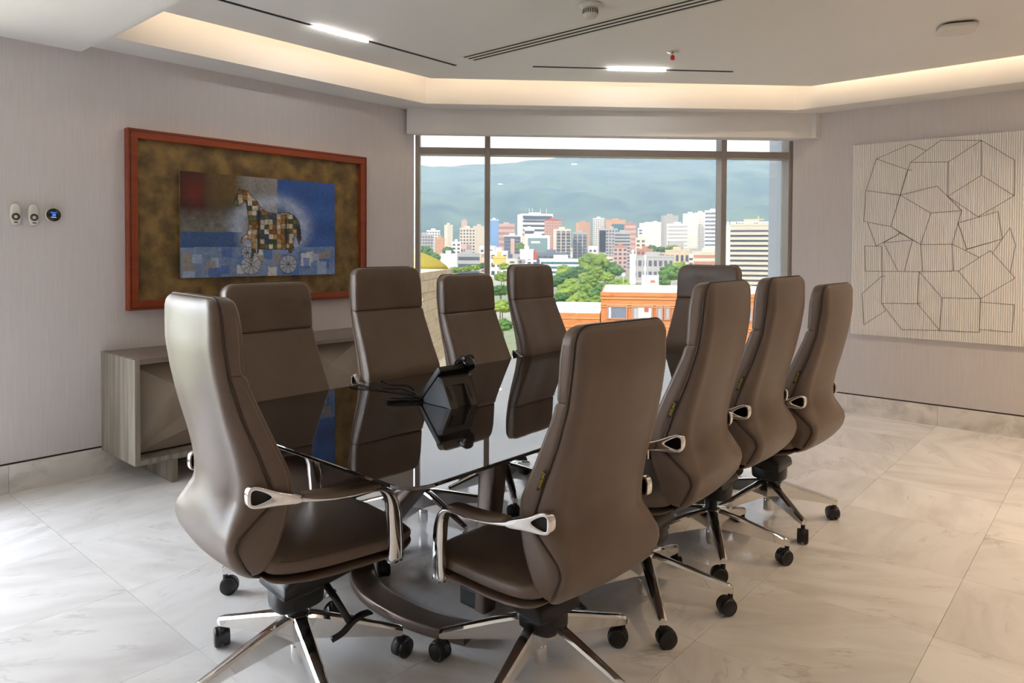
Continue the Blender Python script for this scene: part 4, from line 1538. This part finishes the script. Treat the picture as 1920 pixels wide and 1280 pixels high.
B_('apartment_block', 'pale grey apartment slab right of black billboard', 1136, 1158, 430, 700, 'c_grey')
B_('apartment_block', 'light grey block under the teal screen wall', 1152, 1182, 437, 640, 'c_grey', 'bands', 'c_window')
B_('apartment_block', 'brick red block far behind pale slabs', 1171, 1193, 420, 900, 'c_brick', 'bands', 'c_pink', floors=8)
B_('apartment_block', 'faint white slab at the mountain foot, left', 1199, 1229, 419, 1300, 'c_white', 'plain')
B_('apartment_block', 'faint white slab at the mountain foot, right', 1218, 1240, 417, 1400, 'c_white', 'plain')
B_('tower', 'slim white tower with dark window column', 1196, 1206, 429, 760, 'c_white', 'grid', 'c_window', colsn=1)
B_('tower', 'cream twin tower above red tiled roofs', 1192, 1211, 448, 560, 'c_cream', 'grid')
B_('tower', 'tall grey tower left of white terraces', 1243, 1275, 405, 900, 'c_grey', 'plain', turn=16)
B_('apartment_block', 'white terraced block with shadowed balconies', 1251, 1290, 421, 780, 'c_white', 'bands', 'c_grey', floors=11)
B_('apartment_block', 'bright white apartment complex beside right mullion, left wing', 1281, 1308, 402, 820, 'c_white', 'grid', 'c_cream')
B_('apartment_block', 'bright white apartment complex beside right mullion, right wing', 1303, 1327, 400, 840, 'c_white', 'grid', 'c_beige', turn=12)
B_('apartment_block', 'grey-windowed block touching the right mullion', 1322, 1352, 396, 760, 'c_white', 'bands', 'c_slate', floors=14)
B_('parking_block', 'low cream striped parking block by right mullion', 1300, 1352, 474, 420, 'c_cream', 'bands', 'c_tile', floors=4)
B_('warehouse', 'beige low building below white terraces', 1248, 1292, 471, 450, 'c_tan', 'grid', 'c_dark', floors=2)
B_('house', 'red tiled low house below cream twin tower', 1150, 1176, 464, 520, 'c_pink', 'grid', roof='c_tile')
B_('house', 'terracotta roofed house left of beige low building', 1194, 1224, 469, 480, 'c_tile', 'grid', roof='c_tile')
B_('warehouse', 'long pale grey hall behind the right-hand tree', 1186, 1262, 482, 400, 'c_grey', 'grid', floors=2)
B_('billboard_block', 'blank white wall block beside the park', 1181, 1192, 480, 340, 'c_white', 'plain')
B_('warehouse', 'dark low glass hall under the dark gridded tower', 1006, 1061, 476, 480, 'c_slate', 'piers', 'c_dark', colsn=5)
B_('warehouse', 'long white low hall with thin blue windows', 1012, 1092, 488, 400, 'c_white', 'bands', 'c_teal', floors=4, depth=20)
B_('house', 'white shop row behind the yellow billboard', 919, 952, 473, 430, 'c_white', 'grid', 'c_dark', floors=3)
t, w, h, dp = B_('billboard', 'yellow roadside billboard right of left mullion', 924, 949, 484, 330, 'c_yellow', 'plain', depth=2, ybase=496, cat='billboard')
link('post', box_me((-.4, .8, -12), (.4, 1.6, 0)), 'c_grey', t)
B_('billboard', 'pale pink roadside billboard behind the second-row chair tops', 975, 1000, 470, 420, 'c_roof', 'plain', depth=2, ybase=486, cat='billboard')
B_('billboard', 'round-edged red shop sign left of the dark glass hall', 995, 1008, 476, 440, 'c_red', 'plain', depth=2, ybase=486, cat='sign')
t, w, h, dp = B_('office_tower', 'beige banded office tower right of the right mullion', 1371, 1447, 423, 330, 'c_beige', 'plain', depth=22)
ppm = FPX / 330
for k in range(13):
    zz = h - (9 + k * 9.3 - 1) / ppm
    link('window_band', box_me((-w / 2 * .99, -.3, zz - 4.0 / ppm), (w / 2 * .99, .05, zz)), 'c_dark', t)
    link('spandrel', box_me((-w / 2 - .1, -.9, zz - 9.3 / ppm), (w / 2 + .1, .0, zz - 4.0 / ppm)), 'c_beige', t)
sg = link('roof_sign', box_me((-w / 2, 1.5, h), (w / 2, 2.2, h + 8 / ppm)), 'c_white', t)
for k in range(13):
    a = -w * .44 + k * w * .07
    hh = (.62, .4, .5, .75, .4, .45, .7, .42, .5, .62, .72, .4, .5)[k] * 7 / ppm
    link('sign_stroke', box_me((a, 1.1, h + 1.2 / ppm), (a + w * .032, 1.5, h + 1.2 / ppm + hh), .02, 1), 'c_dark', sg, None, (0, .12 * (-1) ** k * .4, 0))
B_('tower', 'bright white slab with blue edge left of banded tower', 1359, 1371, 425, 400, 'c_white', 'plain')
# construction crane over the banded tower
P0 = deep(1422, 424, 700)
ck = thing('tower_crane', 'pale yellow construction crane above the banded tower', 'crane', (P0.x, P0.y, GZ), frame_at(1422, 700))
hh = deep(1422, 408, 700).z - GZ
link('mast', box_me((-.7, -.7, 0), (.7, .7, hh)), 'c_yellow', ck)
link('jib', box_me((-14, -.5, hh - 2.4), (5, .5, hh - 1.2)), 'c_yellow', ck)
link('cap', box_me((-.4, -.4, hh), (.4, .4, hh + 2)), 'c_yellow', ck)

# orange brick building with white roof, close by
OD = 112.0
A, Bp = deep(1127, 549, OD), deep(1500, 565, OD * .96)
top = A.z
oyaw = math.atan2(Bp.y - A.y, Bp.x - A.x)
ow = (Bp - A).length
ob = thing('brick_building', 'orange brick building with white roof and framed windows outside', 'building', (A.x, A.y, GZ), oyaw)
oh = top - GZ
link('walls', box_me((0, 0, 0), (ow, 26, oh)), 'brick_orange', ob)
link('roof', box_me((.3, 1.2, oh), (ow - .3, 25.5, oh + .12)), 'c_roof', ob)
rb = link('roof_parapet', boxes_me([((-.1, -.15, oh - .45), (ow, .2, oh + .15))]), 'brick_orange', ob)
for z in (.75, 1.7, 2.05, 5.1, 5.5):
    link('brick_course', box_me((-.1, -.18, oh - z - .16), (ow, .05, oh - z)), 'brick_line', ob)
opx = ow / (1500 - 1127)


def oz(py):                                              # height on the facade from a photo row near x=1200
    return deep(1200, py, OD).z - GZ - .3


for a, b, kind in ((1141, 1176, 'o'), (1189, 1225, 's'), (1236, 1244, 'n'), (1251, 1258, 'n'), (1286, 1300, 'o'), (1398, 1412, 'n'), (1430, 1460, 'o')):
    x0, x1 = (a - 1127) * opx, (b - 1127) * opx
    z0, z1 = oz(592), oz(570)
    wf = link('window', boxes_me([((x0 - .2, -.25, z0 - .2), (x1 + .2, .02, z0)), ((x0 - .2, -.25, z1), (x1 + .2, .02, z1 + .2)), ((x0 - .2, -.25, z0), (x0, .02, z1)), ((x1, -.25, z0), (x1 + .2, .02, z1))]), 'c_tile', ob)
    link('pane', box_me((x0, -.06, z0), (x1, .02, z1)), 'c_grey' if kind != 'o' else 'c_slate', wf)
    if kind == 's':
        link('blind', box_me((x0 + .9, -.09, z0), (x1 - .1, -.05, z1)), 'c_white', wf)
        link('notice', box_me((x0 + 1.75, -.13, z0 + 1.0), (x0 + 2.45, -.09, z1 - .05)), 'c_red', wf)
    if kind == 'o':
        link('blind', box_me((x0 + .05, -.09, z0), (x0 + .45, -.05, z1)), 'c_white', wf)
A2 = deep(1126, 588, OD)
ww = 9.0
wh_ = A2.z - GZ
dv = Vector((math.cos(oyaw), math.sin(oyaw), 0))
wg = thing('brick_wing', 'lower orange brick wing with white roof left of the brick building', 'building', (A.x - dv.x * (ww + .15), A.y - dv.y * (ww + .15), GZ), oyaw)
link('walls', box_me((0, 0, 0), (ww, 24, wh_)), 'brick_orange', wg)
link('roof', box_me((.1, .5, wh_), (ww, 23.5, wh_ + .1)), 'c_roof', wg)
for z in (.7, 2.0, 2.7):
    link('brick_course', box_me((0, -.15, wh_ - z - .16), (ww, .05, wh_ - z)), 'brick_line', wg)
link('roof_upstand', box_me((.2, 7, wh_), (ww - .1, 7.5, wh_ + 1.1)), 'c_roof', wg)
for px, py, lab in ((1169, 516, 'white globe lamp on a pole, left of two on the brick building roof'), (1186, 528, 'white globe lamp on a pole, lower of two on the brick building roof')):
    P = deep(px, py, OD + 16)
    lp = thing('globe_lamp', lab, 'lamp', (P.x, P.y, A.z + .125), 0, 'globe lamps on the roof')
    link('pole', lathe_me([(.001, 0), (.06, 0), (.06, P.z - A.z), (.001, P.z - A.z)], 8), 'c_grey', lp)
    g = bmesh.new()
    bmesh.ops.create_icosphere(g, subdivisions=2, radius=.32)
    me = bpy.data.meshes.new('globe')
    g.to_mesh(me)
    g.free()
    link('globe', me, 'c_roof', lp, (0, 0, P.z - A.z))
P = deep(1219, 533, OD + 20)
pc = thing('roof_sign_board', 'pale blue sign board with red and yellow mark on the white roof', 'sign', (P.x, P.y, A.z), frame_at(1219, OD))
link('board', box_me((-1.6, -.1, 0), (1.6, .1, 2.2)), 'c_grey', pc)
link('mark', box_me((.1, -.14, .8), (.9, -.1, 1.2)), 'c_red', pc)
link('mark', box_me((-.2, -.14, .7), (.1, -.1, 1.0)), 'c_yellow', pc)
link('post', box_me((-1.1, -.3, 0), (-.8, -.1, 6)), 'c_roof', pc)

# stone-clad neighbour with single blocks, close at the left window edge
SDp = 24.0
TL, TR = deep(786, 512, SDp), deep(846, 507, SDp * 1.25)
st = thing('stone_building', 'beige stone block wall of the neighbouring building at left', 'building', (TL.x, TL.y, 0), math.atan2(TR.y - TL.y, TR.x - TL.x))
swd = (TR - TL).length
ztop = TL.z
link('core', box_me((-1.2, .06, GZ), (swd, 5, ztop - .02)), 'c_tan', st)
bw, bh = .95, .42
zc, row = ztop, 0
while zc > -2.6:
    hh = .30 if row in (0, 2) else bh
    xx = -1.2 - (row % 2) * bw / 2
    while xx < swd:
        x0, x1 = max(xx, -1.2) + .004, min(xx + bw, swd) - .004
        if x1 - x0 > .05 and not (row >= 3 and .36 < (x0 + x1) / 2 < .62):
            pr_ = .05 if row == 1 else 0
            link('block', box_me((x0, -pr_, zc - hh + .004), (x1, .10, zc - .004), .008, 1), 'stone_block', st)
        xx += bw
    zc -= hh
    row += 1
link('recess_panel', box_me((.3, .03, -2.4), (.68, .07, ztop - 1.05)), 'c_roof', st)
# grassed yellow dome behind it
P = deep(772, 500, 60)
dm = thing('lawn_dome', 'yellow-green domed roof behind the stone wall', 'roof', (P.x, P.y, P.z - .2), 0)
link('dome', lathe_me([(3.2, 0), (2.9, .35), (2.2, .85), (1.2, 1.3), (.4, 1.5), (.01, 1.52)], 32), 'lawn_dome', dm)
link('base_ring', lathe_me([(.01, -1.2), (3.4, -1.2), (3.5, 0), (.01, .02)], 32), 'c_slate', dm)

# trees: four shapes of crown, copied
CROWN = []
for k in range(4):
    r0 = random.Random(100 + k)
    bm = bmesh.new()
    for j in range(60):
        g = bmesh.new()
        bmesh.ops.create_icosphere(g, subdivisions=2, radius=1)
        a, el = r0.uniform(0, 6.28), math.asin(r0.uniform(-.75, 1))
        sc_ = r0.uniform(.17, .30) if j else .72
        q_ = r0.uniform(.62, .80) if j else 0
        off = Vector((q_ * math.cos(a) * math.cos(el), q_ * math.sin(a) * math.cos(el), q_ * .78 * math.sin(el)))
        for v in g.verts:
            n = v.co.normalized()
            v.co = Vector((n.x, n.y, n.z * .8)) * sc_ * (1 + r0.uniform(-.16, .16)) + off
        me = bpy.data.meshes.new('x')
        g.to_mesh(me)
        g.free()
        bm.from_mesh(me)
        bpy.data.meshes.remove(me)
    me = bpy.data.meshes.new('crown')
    bm.to_mesh(me)
    bm.free()
    CROWN.append(me)
CROWN2 = [c.copy() for c in CROWN]
for c in CROWN:
    c.materials.append(MATS['leaf_light'])
for c in CROWN2:
    c.materials.append(MATS['leaf_dark'])
trunk_me = lathe_me([(.05, 0), (.045, .4), (.035, .8), (.01, 1)], 8)
trunk_me.materials.append(MATS['bark'])
tn = 0


def tree(px, py, d, wpx, dark, lab, asp=.75, group='trees in the park'):
    """crown centred at the pixel, wpx wide"""
    global tn
    P = deep(px, py, d)
    R = wpx / 2 / FPX * d
    t = thing('tree', lab, 'tree', (P.x, P.y, GZ), rnd.uniform(0, 6.28), group)
    c = link('crown', (CROWN2 if dark else CROWN)[tn % 4], None, t, (0, 0, P.z - GZ))
    c.scale = (R, R, R * asp * 1.25)
    tr = link('trunk', trunk_me, None, t)
    tr.scale = (R * 1.2, R * 1.2, max(P.z - GZ, 1))
    tn += 1


tree(1112, 497, 345, 62, 0, 'largest domed light green tree in the park, before the city', .85)
tree(1150, 506, 340, 40, 1, 'dark green tree right of the largest domed tree')
tree(1085, 512, 320, 40, 1, 'dark green tree below left of the largest domed tree')
tree(1056, 508, 330, 34, 0, 'yellow-green tree right of the farthest painting-side chair')
tree(1064, 517, 300, 26, 1, 'small dark tree beside the farthest painting-side chair')
tree(1120, 516, 290, 40, 0, 'yellowish tree below the largest domed tree')
for k, (px, py, d, w_) in enumerate(((1140, 520, 280, 30), (1046, 530, 240, 36), (1075, 534, 235, 40), (1105, 532, 240, 44), (1135, 540, 225, 34), (1060, 545, 215, 44), (1092, 548, 205, 50), (1122, 550, 200, 40),
                                     (1150, 535, 230, 30), (1165, 532, 190, 34), (1052, 560, 180, 40), (1085, 566, 170, 50), (1118, 568, 165, 44), (1050, 522, 290, 30), (1098, 520, 300, 30))):
    tree(px, py, d, w_, k % 3 == 1, ('dark' if k % 3 == 1 else 'light') + ' green park tree among the clump below the largest domed tree', .7)
tree(1256, 512, 240, 44, 1, 'round green tree left of the far head-end chair', .8)
tree(1275, 505, 290, 40, 0, 'pale green tree behind the round tree at far head-end chair', .8)
tree(1240, 527, 220, 34, 1, 'low green tree under the round tree by the white roof', .7)
tree(798, 474, 420, 34, 1, 'dark green tree above the yellow dome', .9, 'trees at the left pane')
tree(815, 482, 400, 24, 1, 'dark bushy tree right of the yellow dome', .8, 'trees at the left pane')
tree(840, 470, 520, 24, 1, 'small dark tree below the orange block', .7, 'trees at the left pane')
tree(853, 507, 130, 30, 0, 'yellow-green hedge tree above the third chair', .5, 'trees at the left pane')
for k, (px, py, d, w_) in enumerate(((890, 502, 210, 20), (902, 499, 220, 18), (875, 504, 200, 20))):
    tree(px, py, d, w_, k == 1, 'small green tree by the foot of the left mullion', .7, 'trees at the left pane')
for k, (px, py, d, w_) in enumerate(((940, 520, 200, 30), (938, 545, 150, 36), (942, 575, 120, 40), (944, 610, 90, 40), (945, 500, 280, 22))):
    tree(px, py, d, w_, k % 2, ('dark' if k % 2 else 'light') + ' green tree seen between the two farthest painting-side chairs', .7, 'trees between the chairs')
tree(1400, 546, 190, 40, 0, 'yellow-green tree at the foot of the banded tower', .7)
tree(976, 462, 560, 20, 0, 'small tree before the green glass block', .8, 'small street trees')
tree(1222, 466, 600, 22, 1, 'dark tree group below slim white tower', .7, 'small street trees')
tree(1240, 468, 600, 22, 1, 'dark tree left of the white terraces', .6, 'small street trees')
tree(1262, 466, 620, 30, 0, 'light green tree below white terraces', .5, 'small street trees')

# the many small houses nobody names: shared shapes, spread between the named ones
SM = [box_me((-.5, 0, 0), (.5, 1, 1)) for _ in range(6)]
for me, c in zip(SM, ('c_white', 'c_cream', 'c_pink', 'c_grey', 'c_roof', 'c_tan')):
    me.materials.append(MATS[c])
WN = boxes_me([((-.42 + c * .3, -.02, .2 + r * .24), (-.42 + c * .3 + .18, .01, .32 + r * .24)) for c in range(3) for r in range(3)])
WN.materials.append(MATS['c_window'])
TAKEN = []
for o in list(C.objects):
    if o.get('category') == 'crane':
        TAKEN.append((o.location.x, o.location.y, 20))
    if o.parent is None and o.get('category') in ('building', 'tree', 'billboard', 'sign', 'crane'):
        r_0 = 6
        for ch in o.children:
            if ch.name.startswith('walls'):
                bb = np.array([list(q) for q in ch.bound_box])
                mid = bb.mean(0)
                r_0 = float(np.hypot(*(bb.max(0) - bb.min(0))[:2])) / 2 * 1.3
                cs_, sn_ = math.cos(o.rotation_euler.z), math.sin(o.rotation_euler.z)
                TAKEN.append((o.location.x + mid[0] * cs_ - mid[1] * sn_, o.location.y + mid[0] * sn_ + mid[1] * cs_, r_0))
                break
            if ch.name.startswith('crown'):
                TAKEN.append((o.location.x, o.location.y, ch.scale.x * 1.2))
                break
for k in range(296):
    for tries in range(90):
        px = rnd.uniform(782, 1375) if k % 6 else rnd.uniform(1362, 1450)
        d = rnd.uniform(430, 1500)
        P = deep(px, 470, d)
        if all(math.hypot(P.x - a, P.y - b) > r_0 + 13 for a, b, r_0 in TAKEN):
            break
    else:
        continue
    TAKEN.append((P.x, P.y, 11))
    w_, h_ = rnd.uniform(8, 18), rnd.uniform(6, 15) * (1 + (d > 650) * rnd.uniform(0, 1.3))
    cn_ = ('white', 'cream', 'pink', 'grey', 'off-white', 'tan')[k % 6]
    pn_ = 'left' if px < 914 else ('wide middle' if px < 1356 else 'right')
    t = thing('city_house', f'small {cn_} building among the crowded city roofs, seen through the {pn_} pane', 'building', (P.x, P.y, GZ), frame_at(px, d) + rnd.uniform(-.4, .4), 'small buildings of the city')
    o = link('walls', SM[k % 6], None, t)
    o.scale = (w_, rnd.uniform(8, 16), h_)
    o2 = link('windows', WN, None, t)
    o2.scale = (w_, 8, h_)
    o2['kind'] = 'stuff'
